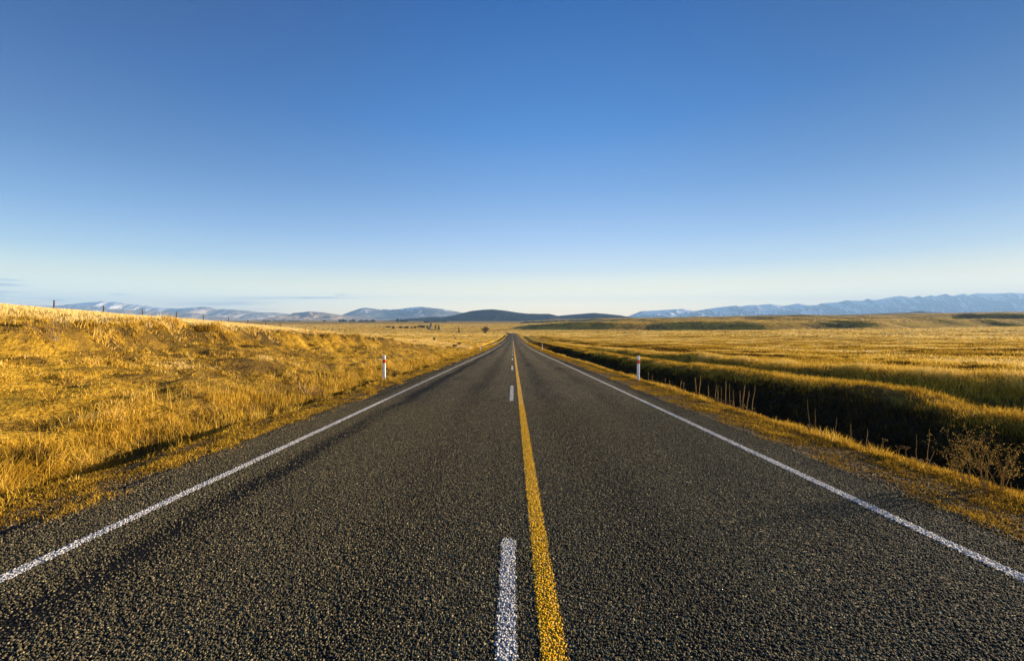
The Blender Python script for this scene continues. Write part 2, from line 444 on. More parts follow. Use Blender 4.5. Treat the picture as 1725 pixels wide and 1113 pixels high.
def chips(name, X, Y, Z, m, parent, size=.0060, hmin=.0018, hmax=.0068, hue=None):
    n = len(X)
    r = size * (.6 + .8 * RNG.random(n)); a0 = RNG.random(n) * 6.283
    hh = hmin + (hmax - hmin) * RNG.random(n) ** 1.3
    V = np.zeros((n, 8, 3))
    tx = RNG.normal(0, .22, n); ty = RNG.normal(0, .22, n)
    for k in range(4):
        a = a0 + k * np.pi / 2 + RNG.normal(0, .28, n); rr = r * (.75 + .5 * RNG.random(n))
        V[:, k, 0] = X + np.cos(a) * rr; V[:, k, 1] = Y + np.sin(a) * rr; V[:, k, 2] = Z - .004
        rt = rr * (.45 + .3 * RNG.random(n)); dx = np.cos(a) * rt; dy = np.sin(a) * rt
        V[:, 4 + k, 0] = X + dx; V[:, 4 + k, 1] = Y + dy; V[:, 4 + k, 2] = Z + hh + tx * dx + ty * dy
    b = (np.arange(n) * 8)[:, None]
    q = np.array([0, 1, 5, 4, 1, 2, 6, 5, 2, 3, 7, 6, 3, 0, 4, 7, 4, 5, 6, 7])
    me = fast_mesh(name, V.reshape(-1, 3), (b + q).ravel(), np.arange(n * 5) * 4)
    attr(me, 'hue', np.repeat(np.clip(RNG.random(n) if hue is None else hue, 0, 1), 8))
    o = link(name, me, m, parent); o['kind'] = 'stuff'
    return o
def surf(X, Y): return np.interp(Y, ry, road_z(ry)) + .010 * (1 - (X / 4) ** 2)
n = 540000
Y = 1.55 + (RNG.random(n) ** 1.25) * 9.5; X = -4.2 + 8.25 * RNG.random(n)
wearw = sum(a * np.exp(-((X + .25 * fbm(Y * .5, X * 0, 2, 90) - x0) / w_) ** 2) for x0, w_, a in ((-2.86, .17, 1.0), (-2.55, .45, .22), (-1.05, .38, .30), (1.0, .38, .28), (2.6, .36, .2)))
blot = fbm(X / .5, Y / 1.6, 3, 91)
k = (np.abs(X) < 1.40 * Y + .35) & (RNG.random(n) < (1 - .82 * np.clip(1.1 * wearw * (1 + .8 * blot), 0, 1)) * np.clip(.85 + .5 * blot, .2, 1))
paint = (np.abs(np.abs(X) - 3.40) < .05) | (np.abs(X - .205) < .06) | ((np.abs(X + .035) < .05) & ((Y < 2.95) | (Y > 9.55)))
k &= ~paint & (RNG.random(n) > sstep(7.5, 11, Y))
chips('stone_chips', X[k], Y[k], surf(X[k], Y[k]), M_chip, road, hue=.55 * RNG.random(k.sum()) + .45 * RNG.random(k.sum()) ** 2.2)
for ln, x0, hw, ya, yb, mm in ((line_l, -3.40, .055, 2.2, 10, M_chipw), (line_r, 3.40, .055, 2.2, 10, M_chipw), (line_y, .205, .066, 1.6, 9, M_chipy), (line_d[0], -.035, .056, 1.6, 2.96, M_chipw)):
    n = int((yb - ya) * hw * 2 * 5200); X = x0 + hw * (2 * RNG.random(n) - 1); Y = ya + (yb - ya) * RNG.random(n) ** 1.2
    k = RNG.random(n) < np.clip(1.5 - np.abs(X - x0) / hw + .3 * fbm(Y * 2.5, X * 20, 2, 95), .1, 1)
    X, Y = X[k], Y[k]
    chips('painted_chips', X, Y, surf(X, Y) + .004, mm, ln, .0064, .0005, .0055, hue=RNG.random(len(X)) ** .6)
# crumbled seal and loose gravel along both shoulders
n = 17000
Y = 1.6 + RNG.random(n) ** 1.6 * 18; sd = np.where(RNG.random(n) < .5, -1, 1); X = sd * (3.98 + np.abs(RNG.normal(.05, .38, n)))
k = (np.abs(X) < 1.42 * Y + .4); X, Y = X[k], Y[k]
lg = chips('shoulder_gravel', X, Y, np.maximum(terrain(X, Y), np.where(np.abs(X) < 4.1, surf(X, Y), -99)) + .001, M_grav, None, .009, .002, .012)

# ------------------------------------------------------------------ grass blades
def blades(name, P, h, w, az, lean, hue, m, parent=None):
    n = len(P)
    if n == 0: return None
    side = np.stack([np.cos(az), np.sin(az), np.zeros(n)], 1) * (w * .5)[:, None]
    L = np.zeros((n, 3)); L[:, :2] = lean
    up = np.zeros((n, 3)); k = 1 / np.sqrt(1 + (lean ** 2).sum(1)); up[:, 2] = k
    L = L * k[:, None]; H = h[:, None]
    mid = P + L * H * .38 + up * H * .58
    tip = P + L * H * 1.0 + up * H * .98
    V = np.stack([P - side, P + side, mid + side * .72, mid - side * .72, tip], 1).reshape(-1, 3)
    b = (np.arange(n) * 5)[:, None]
    fl = np.concatenate([b + np.array([0, 1, 2, 3]), b + np.array([3, 2, 4])], 1).ravel()
    st = (np.arange(n) * 7)[:, None] + np.array([0, 4])
    me = fast_mesh(name, V, fl, st.ravel())
    attr(me, 'hue', np.repeat(np.clip(hue, 0, 1), 5))
    return link(name, me, m, parent)

def in_view(X, Y, marg=1.16):
    return (Y > .6) & (np.abs(X) < Y * 1.38 * marg + 3.2)

def scatter(n, x0, x1, y0, y1, bias=1.0, soft=3.0, y_first=True):
    """points in a strip along the road, thinning with distance"""
    t = RNG.random(n)
    a = (y0 + soft); b = (y1 + soft)
    if bias == 1.0: Y = a * (b / a) ** t - soft
    else:
        e = 1 - bias; Y = (a ** e + t * (b ** e - a ** e)) ** (1 / e) - soft
    X = x0 + RNG.random(n) * (x1 - x0)
    k = in_view(X, Y)
    return X[k], Y[k]

def tufts(n, per, rad, *a, **k):
    """clumps: per blades leaning outward from each centre"""
    X, Y = scatter(n // per, *a, **k)
    m_ = len(X); X = np.repeat(X, per); Y = np.repeat(Y, per)
    an = RNG.random(len(X)) * 2 * np.pi; r = RNG.random(len(X)) ** .6
    sc_ = np.repeat(rad * (.5 + RNG.random(m_)), per)
    global LEAN
    LEAN = np.stack([np.cos(an) * r, np.sin(an) * r], 1)
    return X + np.cos(an) * r * sc_, Y + np.sin(an) * r * sc_, LEAN, np.repeat(RNG.random(m_), per)

def put(X, Y): return np.stack([X + xr(Y), Y, terrain(X + xr(Y), Y) - .01], 1)

def pxw(Y, X, base, k=.45):
    d = np.hypot(X, Y); return np.maximum(base, k * d / 371.)

def randlean(n, amp, bx=0., by=0.):
    a = RNG.random(n) * 2 * np.pi; r = np.abs(RNG.normal(0, amp, n))
    return np.stack([np.cos(a) * r + bx, np.sin(a) * r + by], 1)

STUFF = []
def patch(name, X, Y, h, base_w, amp, hue, bx=0, by=0, k=.45, out=None):
    n = len(X)
    o = blades(name, put(X, Y), h, pxw(Y, X, base_w, k) * (.7 + .6 * RNG.random(n)), RNG.random(n) * np.pi, randlean(n, amp, bx, by) + (0 if out is None else out), hue, M_grass)
    if o: o['kind'] = 'stuff'; STUFF.append(o)
    return o

# 1 left cut bank: matted, clumpy
X, Y, LN, tr_ = tufts(330000, 9, .11, -14.6, -5.9, 1.5, 82, 1.35)
v = -X; clump = fbm(X / .9, Y / .9, 3, 101); patchy = fbm(X / 3.1, Y / 2.2, 3, 102)
t = np.clip((v - 6.3) / 7.3, 0, 1)
bare = (fbm(X / 1.1, Y / .7, 3, 103) > .34 + .24 * (1 - sstep(.55, .85, t))) & (t > .25) & (hB(Y) > .3)
k = (tr_ < np.clip(.62 + .9 * clump - .30 * sstep(.15, .3, t) * (1 - sstep(.78, .9, t)), .05, 1)) & ~(bare & (RNG.random(len(X)) < .93))
X, Y, t, clump, patchy, LN, tr_ = X[k], Y[k], t[k], clump[k], patchy[k], LN[k], tr_[k]
n = len(X); q = RNG.random(n)
tall = fbm(X / 1.6, Y / 1.3, 2, 104)
h = (.035 + .055 * q) * (1 + .8 * clump) * (1 + .9 * np.exp(-((t - .01) / .07) ** 2)) * (1 + .9 * (t > .90)) * (1 + 1.1 * sstep(.15, .5, tall))
hue = .66 + .28 * patchy + .20 * clump + RNG.normal(0, .11, n) + .32 * (tr_ - .4) - .40 * sstep(.22, .42, fbm(X / .42, Y / .42, 2, 107)) - .16 * np.exp(-((t - .82) / .08) ** 2) - .14 * sstep(.20, .0, t)
patch('bank_grass', X, Y, np.clip(h, .02, .4), .004, .45, hue, bx=.35, by=-.1, out=LN * 1.0, k=.34)

# pale stalks standing in the bank grass
X, Y = scatter(3600, -7.6, -5.9, 2.0, 60, 1.25)
cl = fbm(X / 1.1, Y / 1.1, 2, 106); k = cl > -.05; X, Y, cl = X[k], Y[k], cl[k]; n = len(X)
patch('bank_stalks', X, Y, (.16 + .26 * RNG.random(n)) * (1 + .5 * cl), .003, .3, .66 + RNG.normal(0, .14, n), k=.2)

# 2 left paddock above the bank
X, Y, LN, tr_ = tufts(330000, 6, .10, -62, -13.6, 3, 120, 1.1, 6.)
clump = fbm(X / 1.6, Y / 1.6, 3, 111)
n = len(X)
h = (.10 + .12 * RNG.random(n)) * (1 + .35 * clump)
hue = .96 + .10 * clump + RNG.normal(0, .08, n)
patch('paddock_grass', X, Y, h, .004, .22, hue, bx=-.1, out=LN * .5, k=.24)

# 3 verges, short and trampled
X, Y, LN, tr_ = tufts(210000, 7, .045, -5.55, -4.0, .7, 120, 1.45)
cl = fbm(X / .45, Y / .6, 3, 121)
k = tr_ < np.clip(.30 + .95 * cl + .5 * sstep(4.15, 4.6, -X), .02, 1)
X, Y, cl, LN = X[k], Y[k], cl[k], LN[k]; n = len(X)
h = (.02 + .045 * RNG.random(n)) * (1 + .6 * cl)
patch('verge_grass', X, Y, h, .0035, .5, .42 + .2 * cl + RNG.normal(0, .13, n), out=LN * 1.1)
X, Y, LN, tr_ = tufts(285000, 7, .045, 3.85, 5.75, .7, 160, 1.45)
cl = fbm(X / .45, Y / .6, 3, 123)
k = tr_ < np.clip(.28 + .95 * cl + .6 * sstep(3.95, 4.5, X), .02, 1)
X, Y, cl, LN = X[k], Y[k], cl[k], LN[k]; n = len(X)
h = (.018 + .036 * RNG.random(n)) * (1 + .6 * cl) * (1 + 1.2 * sstep(4.9, 5.5, X))
patch('verge_grass', X, Y, h, .0035, .45, .34 + .22 * cl + RNG.normal(0, .13, n) + .14 * sstep(4.9, 5.5, X), out=LN * 1.0)
# ragged tufts on the lip of the left verge
X, Y, LN, tr_ = tufts(15000, 8, .05, -6.2, -4.9, 1.8, 90, 1.3)
cl = fbm(X / .4, Y / .8, 2, 128); k = tr_ < np.clip(.35 + 1.2 * cl, .03, 1); X, Y, cl, LN = X[k], Y[k], cl[k], LN[k]; n = len(X)
patch('verge_tufts', X, Y, (.05 + .10 * RNG.random(n)) * (1 + .8 * cl), .0035, .3, .52 + .2 * cl + RNG.normal(0, .13, n), k=.33, out=LN * .8)
# taller fringe along the ditch and at the toe of the bank
X, Y, LN, tr_ = tufts(30000, 7, .06, 5.1, 6.0, 2.2, 130, 1.2)
cl = fbm(X / .5, Y / 1.1, 2, 125); k = cl > .02; X, Y, cl, LN = X[k], Y[k], cl[k], LN[k]; n = len(X)
patch('ditch_edge_grass', X, Y, (.06 + .12 * RNG.random(n)) * (1 + .8 * cl), .0035, .2, .52 + .2 * cl + RNG.normal(0, .13, n), k=.33, out=LN * .5)
X, Y, LN, tr_ = tufts(46000, 6, .06, -7.1, -5.75, 2.0, 95, 1.2)
cl = fbm(X / .5, Y / .9, 2, 127); k = tr_ < np.clip(.5 + cl, .1, 1); X, Y, cl, LN = X[k], Y[k], cl[k], LN[k]; n = len(X)
patch('bank_foot_grass', X, Y, (.07 + .24 * RNG.random(n) ** 1.9) * (1 + .6 * cl), .0035, .2, .50 + .2 * cl + RNG.normal(0, .14, n), k=.30, out=LN * .4)

# 4 inside the right ditch: sparse, hue darkened to paint in the ditch's shade
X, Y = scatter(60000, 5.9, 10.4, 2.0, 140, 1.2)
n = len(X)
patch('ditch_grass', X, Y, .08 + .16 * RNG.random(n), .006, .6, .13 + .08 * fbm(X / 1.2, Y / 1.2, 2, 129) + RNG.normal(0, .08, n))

# 5 right rim, ridge and field
X, Y, LN, tr_ = tufts(220000, 7, .12, 10.1, 18.5, 3, 140, 1.15, 5.)
cl = fbm(X / 1.1, Y / 1.5, 3, 131)
k = tr_ < np.clip(.75 + .9 * cl, .1, 1); X, Y, cl, LN = X[k], Y[k], cl[k], LN[k]; n = len(X)
h = (.10 + .15 * RNG.random(n)) * (1 + .6 * cl) * (1 + .5 * np.exp(-((X - 15.6) / 1.2) ** 2))
hue = .50 + .26 * cl + RNG.normal(0, .12, n) - .16 * np.exp(-((X - 12.9) / .8) ** 2) + .24 * np.exp(-((X - 15.8) / 1.1) ** 2)
patch('roadside_field_grass', X, Y, h, .005, .4, hue, bx=-.15, out=LN * .8, k=.3)

def polar(n, d0, d1, a0, a1, bias):
    t = RNG.random(n); e = 2 - bias     # density per area ~ d^-bias
    d = (d0 ** e + t * (d1 ** e - d0 ** e)) ** (1 / e) if abs(e) > 1e-6 else d0 * (d1 / d0) ** t
    a = R(a0) + RNG.random(n) * R(a1 - a0)
    return d * np.sin(a), d * np.cos(a)

def field_hue(X, Y):
    big = fbm(X / 85., Y / 85., 4, 141); md = fbm(X / 11., Y / 11., 3, 142); band = fbm(X / 220., Y / 34., 3, 143)
    scrub = sstep(.06, .30, fbm(X / 9., Y / 7., 3, 144) + .45 * band)
    terr = sstep(780, 1000, Y) * sstep(60, 250, X)
    r_ = np.hypot(X, Y); sc_ = np.clip(r_ / 25., 1, 12)
    speck = sstep(.30, .48, fbm(X / 1.1 / sc_ ** .5, Y / 1.1 / sc_ ** .5, 2, 147))
    return .84 + .18 * big + .18 * md - .46 * scrub - .34 * speck - terr * (.16 + .22 * fbm(X / 130., Y / 130., 3, 149)), np.maximum(scrub, .5 * speck)

X, Y = polar(300000, 17, 330, 2, 62, 1.75)
u = X - xr(Y); k = u > 17.2; X, Y = X[k], Y[k]; n = len(X)
hue, scrub = field_hue(X, Y)
cl = fbm(X / 2.2, Y / 2.2, 2, 145)
rust = np.exp(-((X - 23) / 6.5) ** 2) * (.9 + .8 * fbm(X / 4., Y / 6., 3, 148))
o = patch('field_grass', X - xr(Y), Y, (.08 + .12 * RNG.random(n)) * (1 + .4 * cl) * (1 + .8 * scrub), .010, .6, hue - .46 * rust + RNG.normal(0, .10, n), k=.5)
X, Y = polar(210000, 40, 420, -62, 2, 1.75)
u = X - xr(Y); k = ((u < -14) & ((Y > 62) | (u < -60))) | ((u < -5.5) & (Y > 76)); X, Y = X[k], Y[k]; n = len(X)
hue, scrub = field_hue(X, Y)
patch('field_grass', X - xr(Y), Y, .12 + .14 * RNG.random(n), .012, .6, hue + .08 + RNG.normal(0, .10, n), k=.5)
# far tussock country
X, Y = polar(190000, 320, 2600, -60, 60, 1.6)
u = X - xr(Y); k = np.abs(u) > 7; X, Y = X[k], Y[k]; n = len(X)
hue, scrub = field_hue(X, Y)
d = np.hypot(X, Y)
patch('tussock_grass', X - xr(Y), Y, (.22 + .28 * RNG.random(n)), .3, .6, hue + .06 + RNG.normal(0, .08, n), k=1.2)

# ------------------------------------------------------------------ mountains
def ridge_range(name, D, half, pts, m, seed, spur=.5, sx=900., base=-30., rough=.04, back=1.0, flat=1.0, ny=46, nxm=420):
    D *= MS; half *= MS; sx *= MS
    px = np.array([p[0] for p in pts], float); py = np.array([p[1] for p in pts], float)
    Xr_ = (px - CX) / F * D; Rr = (HY - py) / F * D + EYE - base
    nx = nxm
    gx = np.linspace(Xr_[0], Xr_[-1], nx); R0 = np.interp(gx, Xr_, np.maximum(Rr, 0))
    t = np.concatenate([np.linspace(-1, 0, ny), np.linspace(0, 1, ny // 2)[1:] * back])
    T, XX = np.meshgrid(t, gx, indexing='ij'); R_ = np.tile(R0, (len(t), 1))
    YY_ = D + T * half
    a = np.abs(T)
    prof = np.clip(1 - a, 0, 1) ** flat
    rg = ridged(XX / sx + .9 * fbm(XX / (sx * 1.6), YY_ / half, 3, seed + 3), YY_ / (sx * 2.0) + .5 * fbm(XX / (sx * 3), YY_ / half, 2, seed + 5), 5, seed)
    z = R_ * prof * (1 - spur * (1 - rg) * np.minimum(1, a * 3.2) * 1.0)
    z = z + R_ * rough * fbm(XX / (160. * MS), YY_ / (160. * MS), 4, seed + 7) * np.minimum(1, a * 5) * np.minimum(1, (1 - a) * 6)
    z = base + np.maximum(z, 0)
    z[0] = base - 10
    o = link(name, grid_mesh(name, XX, YY_, z), m); o['kind'] = 'structure'
    return o

def hill_mat(name, low, high, snow=None, s0=0., s1=1., vs=.004, nscale=.004, lit_patches=None, aspect=0.):
    """rock / tussock with snow by altitude, broken up by noise and steepness"""
    m, nt, out = mat(name)
    g = N(nt, 'ShaderNodeNewGeometry')
    ms = N(nt, 'ShaderNodeVectorMath', operation='MULTIPLY'); nt.links.new(g.outputs['Position'], ms.inputs[0]); ms.inputs[1].default_value = (1 / MS,) * 3
    p = ms.outputs[0]
    sp = N(nt, 'ShaderNodeSeparateXYZ'); nt.links.new(p, sp.inputs[0])
    n1 = noise(nt, p, nscale, 8., .3, .62)
    c = ramp(nt, n1, [(.38, low), (.60, high)])
    if lit_patches:
        n3 = noise(nt, p, lit_patches[1], 3., .6)
        c = mixc(nt, ramp(nt, n3, [(lit_patches[2], (0, 0, 0)), (lit_patches[2] + .04, (1, 1, 1))]), c, lit_patches[0])
    if snow:
        sn = N(nt, 'ShaderNodeSeparateXYZ'); nt.links.new(g.outputs['Normal'], sn.inputs[0])
        mp = N(nt, 'ShaderNodeMapping'); mp.inputs['Scale'].default_value = (1., .35, .35); nt.links.new(p, mp.inputs[0])
        n2 = noise(nt, mp.outputs[0], vs, 7., .4, .6)
        hh = N(nt, 'ShaderNodeMapRange'); hh.inputs['From Min'].default_value = s0; hh.inputs['From Max'].default_value = s1
        nt.links.new(sp.outputs[2], hh.inputs['Value'])
        k = mathn(nt, 'ADD', hh.outputs[0], mathn(nt, 'MULTIPLY', mathn(nt, 'SUBTRACT', n2, .5), 2.2))
        k = mathn(nt, 'ADD', k, mathn(nt, 'MULTIPLY_ADD', sn.outputs[0], aspect, -.12 * aspect))
        k = mathn(nt, 'MULTIPLY', mathn(nt, 'SUBTRACT', k, .38), 5., clamp=True)
        c = mixc(nt, k, c, snow)
    d = N(nt, 'ShaderNodeBsdfDiffuse'); nt.links.new(c, d.inputs[0])
    bp = N(nt, 'ShaderNodeBump', Strength=.9, Distance=50.); nt.links.new(noise(nt, p, .02, 6.), bp.inputs['Height'])
    nt.links.new(bp.outputs[0], d.inputs['Normal'])
    nt.links.new(d.outputs[0], out.inputs[0])
    return m

SNOW = (.88, .89, .91)
M_alps = hill_mat('snowy_rock', (.085, .08, .08), (.15, .14, .13), SNOW, -1100, 0, .0026, aspect=1.6)
M_range = hill_mat('dusted_tussock_hill', (.30, .25, .21), (.50, .43, .36), SNOW, 170, 520, .0048)
M_brown = hill_mat('brown_hill', (.26, .20, .14), (.48, .37, .25))
M_blue = hill_mat('bare_grey_hill', (.12, .12, .12), (.22, .21, .20), SNOW, 130, 480, .0048)
M_dark = hill_mat('dark_scrub_hill', (.016, .021, .022), (.034, .037, .034), None, lit_patches=((.20, .145, .09), .0016, .62))  # brown patches paint sunlit facets into the hill colour
M_foot = hill_mat('tussock_foothill', (.07, .05, .028), (.17, .115, .055))

alps = [(1040, 541), (1060, 532), (1080, 524), (1110, 522.5), (1150, 520), (1170, 524), (1200, 519), (1220, 516.7), (1239.6, 514.5), (1250, 516), (1259, 514), (1282, 513.3), (1298, 512),
        (1322, 515), (1345, 511), (1360, 514), (1377, 513.7), (1383, 511), (1411, 509), (1428, 505.4), (1436, 506), (1453, 506.5), (1462, 503), (1478, 505), (1495, 501.6), (1515, 498.3), (1530, 499.4),
        (1534, 501.6), (1548, 498), (1555, 500.6), (1569, 497), (1577, 498.6), (1593, 494.9), (1605, 498.6), (1625, 494.4), (1632, 497), (1646, 493.8), (1676, 494.6), (1702, 493), (1725, 494), (1800, 491), (1880, 500), (1960, 541)]
ridge_range('snowy_mountains', 14500, 3600, alps, M_alps, 201, .9, 640., nxm=1200, ny=100, rough=.10)
west = [(-420, 541), (-300, 520), (-200, 512), (-100, 510), (-40, 513), (0, 512), (50, 514), (92, 515), (130, 511), (150, 509), (175, 507.5), (195, 508.5), (215, 511), (240, 514), (270, 518), (300, 519.5), (345, 516.5), (370, 520),
        (400, 522), (420, 523.5), (440, 526), (460, 526), (480, 528), (520, 533), (560, 541)]
ridge_range('snow_dusted_mountains', 10500, 2200, west, M_range, 211, .9, 380., nxm=700, ny=70, rough=.09)
lowhills = [(-300, 541), (-200, 531), (0, 530), (100, 531), (155, 528), (180, 521.5), (200, 521), (225, 523), (250, 524), (275, 526), (300, 527), (330, 527), (350, 531), (380, 534), (400, 537), (425, 541)]
ridge_range('brown_foothills', 8600, 1300, lowhills, M_brown, 221, .95, 260., nxm=520, ny=60)
brown = [(452, 541), (468, 536), (480, 532), (495, 527), (510, 526), (520, 524.5), (545, 526), (570, 530), (590, 532.5), (603, 534), (640, 538), (690, 541)]
ridge_range('brown_hills', 7000, 1200, brown, M_brown, 231, .95, 300., nxm=340, ny=60)
blue = [(540, 541), (575, 531), (590, 525), (605, 520), (615, 518), (640, 521), (670, 521), (690, 518), (710, 516.5), (730, 519), (750, 521), (770, 525), (790, 529), (830, 541)]
ridge_range('grey_blue_mountain', 9800, 1900, blue, M_blue, 241, .8, 520., nxm=340, ny=60)
dark = [(640, 541), (672, 539), (690, 536), (705, 535.5), (720, 534), (750, 533.5), (765, 531), (780, 527), (795, 523.5), (815, 521.5), (830, 520.8), (850, 523), (870, 526), (885, 528), (910, 528.5), (925, 528.5), (940, 532), (960, 530), (1000, 527),
        (1020, 528.5), (1045, 531), (1060, 534), (1075, 537), (1100, 541)]
ridge_range('dark_hills', 3900, 600, dark, M_dark, 251, .6, 270., nxm=460, flat=.85)
foot = [(1180, 541), (1230, 535), (1250, 533), (1290, 530.3), (1330, 530.5), (1380, 532), (1430, 530), (1480, 528), (1530, 526), (1550, 523.5), (1570, 526), (1600, 527), (1640, 527.5), (1700, 529), (1760, 541)]
ridge_range('tussock_foothills', 4600, 500, foot, M_foot, 261, .3, 300., nxm=260)

# ------------------------------------------------------------------ marker posts
M_plastic = plain('white_post_plastic', (.80, .80, .79), .45, .4, .04, 30.)
M_red = plain('red_reflective_band', (.62, .045, .02), .35, .5, .08, 40.)
M_grey = plain('grey_post_foot', (.30, .29, .27), .7, .3, .2, 30.)
def make_post():
    t = thing('marker_post', 'x', 'marker post', (0, 0, 0))
    def ring(z, w, dp, c=.012):
        w /= 2; dp /= 2
        return [(-w + c, -dp, z), (w - c, -dp, z), (w, -dp + c, z), (w, dp - c, z), (w - c, dp, z), (-w + c, dp, z), (-w, dp - c, z), (-w, -dp + c, z)]
    b = MB(); b.loft([ring(-.25, .105, .06), ring(.985, .108, .062), ring(1.0, .096, .050)]); b.build('post_body', M_plastic, t)
    b = MB(); b.loft([ring(.685, .112, .066), ring(.835, .112, .066)]); b.build('reflective_band', M_red, t)
    b = MB(); b.loft([ring(-.25, .115, .07), ring(.035, .115, .07)]); b.build('post_foot', M_grey, t)
    return t
post0 = make_post()
PG = 'white posts marking the road edges'
specs = [(-5.27, 15.2, 'white marker post with bright red band, nearest on the left below the bank'),
         (5.13, 15.2, 'white marker post with a dark red band, nearest on the right verge before the ditch'),
         (-5.05, 58, 'small white marker post, second along the left road edge'),
         (4.75, 60, 'small shaded white marker post, second along the right road edge'),
         (-5.15, 108, 'tiny white marker post, third along the left road edge'),
         (5.0, 132, 'tiny pale marker post, third along the right road edge'),
         (-5.2, 190, 'tiny white marker post, farthest along the left road edge near the crest')]
for k, (x, y, lb) in enumerate(specs):
    o = post0 if k == 0 else copy_tree(post0)
    o.location = (x, y, float(terrain(x, y))); o.rotation_euler = (0, R(.8 if k == 1 else -.3), R(random.uniform(-6, 6)))
    o['label'] = lb; o['group'] = PG

# ------------------------------------------------------------------ fence on the left rise
M_wood = plain('weathered_fence_timber', (.075, .045, .032), .9, .1, .3, 20.)
M_pale = plain('pale_weathered_timber', (.55, .48, .40), .9, .1, .2, 20.)
M_wire = plain('fence_wire', (.20, .19, .18), .5, .5, .1, 20., .8)
fx = -46.0
fence = thing('wire_fence', 'wire fence with dark wooden posts along the top of the left grass rise', 'fence', (fx, 37, float(terrain(fx, 37))))
fl = np.array(fence.location)
fpx = [-60, 10, 92, 175, 241, 296, 343, 386, 417.5, 447, 471, 496, 515, 531]
tops = []
for k, px in enumerate(fpx):
    y = -fx * F / (CX - px); x = fx + random.uniform(-.15, .15); z = float(terrain(x, y))
    hh = 1.22 + random.uniform(-.06, .06)
    if px == 10: hh = .35
    b = MB(); lx = random.uniform(-.03, .03); r0 = .055 + random.uniform(-.006, .012)
    b.tube([(x - fl[0], y - fl[1], z - .4 - fl[2]), (x + lx * .5 - fl[0], y - fl[1], z + hh * .5 - fl[2]), (x + lx - fl[0], y - fl[1], z + hh - fl[2])], [r0, r0 * .97, r0 * .9], 7)
    fp = b.build('fence_post', M_pale if px == 496 else M_wood, fence)
    if px == 496: fp['label'] = 'pale weathered fence post'
    tops.append((x - fl[0], y - fl[1], z - fl[2]))
for hh in (1.08, .82, .55, .3):
    b = MB(); pts = []
    for a, c_ in zip(tops[:-1], tops[1:]):
        for q in (0, .5):
            pts.append((a[0] * (1 - q) + c_[0] * q, a[1] * (1 - q) + c_[1] * q, a[2] * (1 - q) + c_[2] * q + hh - (.03 if q else 0)))
    pts.append((tops[-1][0], tops[-1][1], tops[-1][2] + hh))
    b.tube(pts, .006, 4, False); b.build('fence_wire', M_wire, fence)

# ------------------------------------------------------------------ weeds and stalks
M_stalk = plain('dry_stalk', (.36, .22, .070), .9, .1, .35, 30.)
M_seed = plain('dry_seed_head', (.24, .14, .045), .95, .05, .4, 60.)
M_twig = plain('bare_twig', (.23, .165, .095), .9, .1, .3, 30.)
M_stalkl = plain('pale_dead_stem', (.50, .34, .17), .85, .15, .25, 30.)

def stalk(px, yt, yb, label, group, head=.45, leanx=0., kind='mullein'):
    x = 5.42 + random.uniform(-.14, .14); d = x * F / (px - CX); z = float(terrain(x, d))
    H = max(.12, EYE - (yt - HY) / F * d - z)
    t = thing('dry_stalk', label, 'dry plant', (x, d, z - .02), random.uniform(0, 6), group)
    k = max(.0045, .32 * d / 371.)
    pts = [(0, 0, -.05)]; wob = random.uniform(-.04, .04)
    for q in (.25, .5, .75, 1): pts.append((leanx * H * q + wob * math.sin(q * 5) * H, wob * math.cos(q * 4) * H * .6, H * q))
    b = MB(); b.tube(pts, [k, k * .95, k * .85, k * .7, k * .45], 5); b.build('stem', M_stalk, t)
    if kind == 'mullein':
        p0 = Vector(pts[3]) if head < .4 else Vector(pts[2]); p1 = Vector(pts[4]); b = MB()
        n = 7; ps = [p0.lerp(p1, i / n) for i in range(n + 1)]
        b.tube(ps, [k * (1.3 + .9 * random.random()) * (1 - .45 * i / n) for i in range(n)] + [k * .4], 6); b.build('seed_head', M_seed, t)
    elif kind == 'umbel':
        b = MB(); p1 = Vector(pts[4])
        for i in range(6):
            a = random.uniform(0, 6.28); rr = random.uniform(.02, .05)
            e = p1 + Vector((math.cos(a) * rr, math.sin(a) * rr, random.uniform(.005, .03)))
            b.tube([p1 - Vector((0, 0, .03)), e], [k * .5, k * .4], 4)
            b.tube([e - Vector((0, 0, .006)), e + Vector((0, 0, .008))], [k * 1.6, k * 1.2], 5)
        b.build('seed_head', M_seed, t)
    lf = MB()
    for i in range(5):
        a = random.uniform(0, 6.28); r_ = random.uniform(.05, .12); zz = random.uniform(.0, .25) * H
        c0 = Vector((0, 0, zz + .02)); c1 = c0 + Vector((math.cos(a) * r_ * .6, math.sin(a) * r_ * .6, .03)); c2 = c0 + Vector((math.cos(a) * r_, math.sin(a) * r_, -.03))
        s_ = Vector((-math.sin(a), math.cos(a), 0)) * .012
        lf.add([c0 - s_ * .4, c0 + s_ * .4, c1 + s_, c1 - s_, c2], [(0, 1, 2, 3), (3, 2, 4)])
    lf.build('dead_leaf', M_stalk, t)
    return t
G1 = 'dry stalks in the cluster right of the right marker post'
L1 = 'dry spike stalk in the cluster on the ditch edge past the right marker post'
for px, yt, yb in ((1171.7, 634, 658), (1178, 631, 660), (1193, 647, 665), (1205, 643, 670), (1209.6, 648, 671), (1216, 650, 674), (1222, 640, 678), (1230, 644, 669), (1253, 645, 676), (1259, 655, 679), (1268.4, 646, 678), (1247, 656, 677), (1236, 655, 673)):
    stalk(px, yt, yb, L1, G1, random.choice([.35, .5]), random.uniform(-.06, .06))
G2 = 'thin dry stalks just past the right marker post'
L2 = 'short thin dry stalk on the ditch edge close to the right marker post'
for px, yt, yb in ((1092.7, 625.5, 640), (1099, 630, 641), (1121, 636, 650), (1127, 639, 651), (1146, 640, 654), (1152, 642, 656)):
    stalk(px, yt, yb, L2, G2, .35, random.uniform(-.1, .1))
G3 = 'single thin stalks along the right ditch edge'
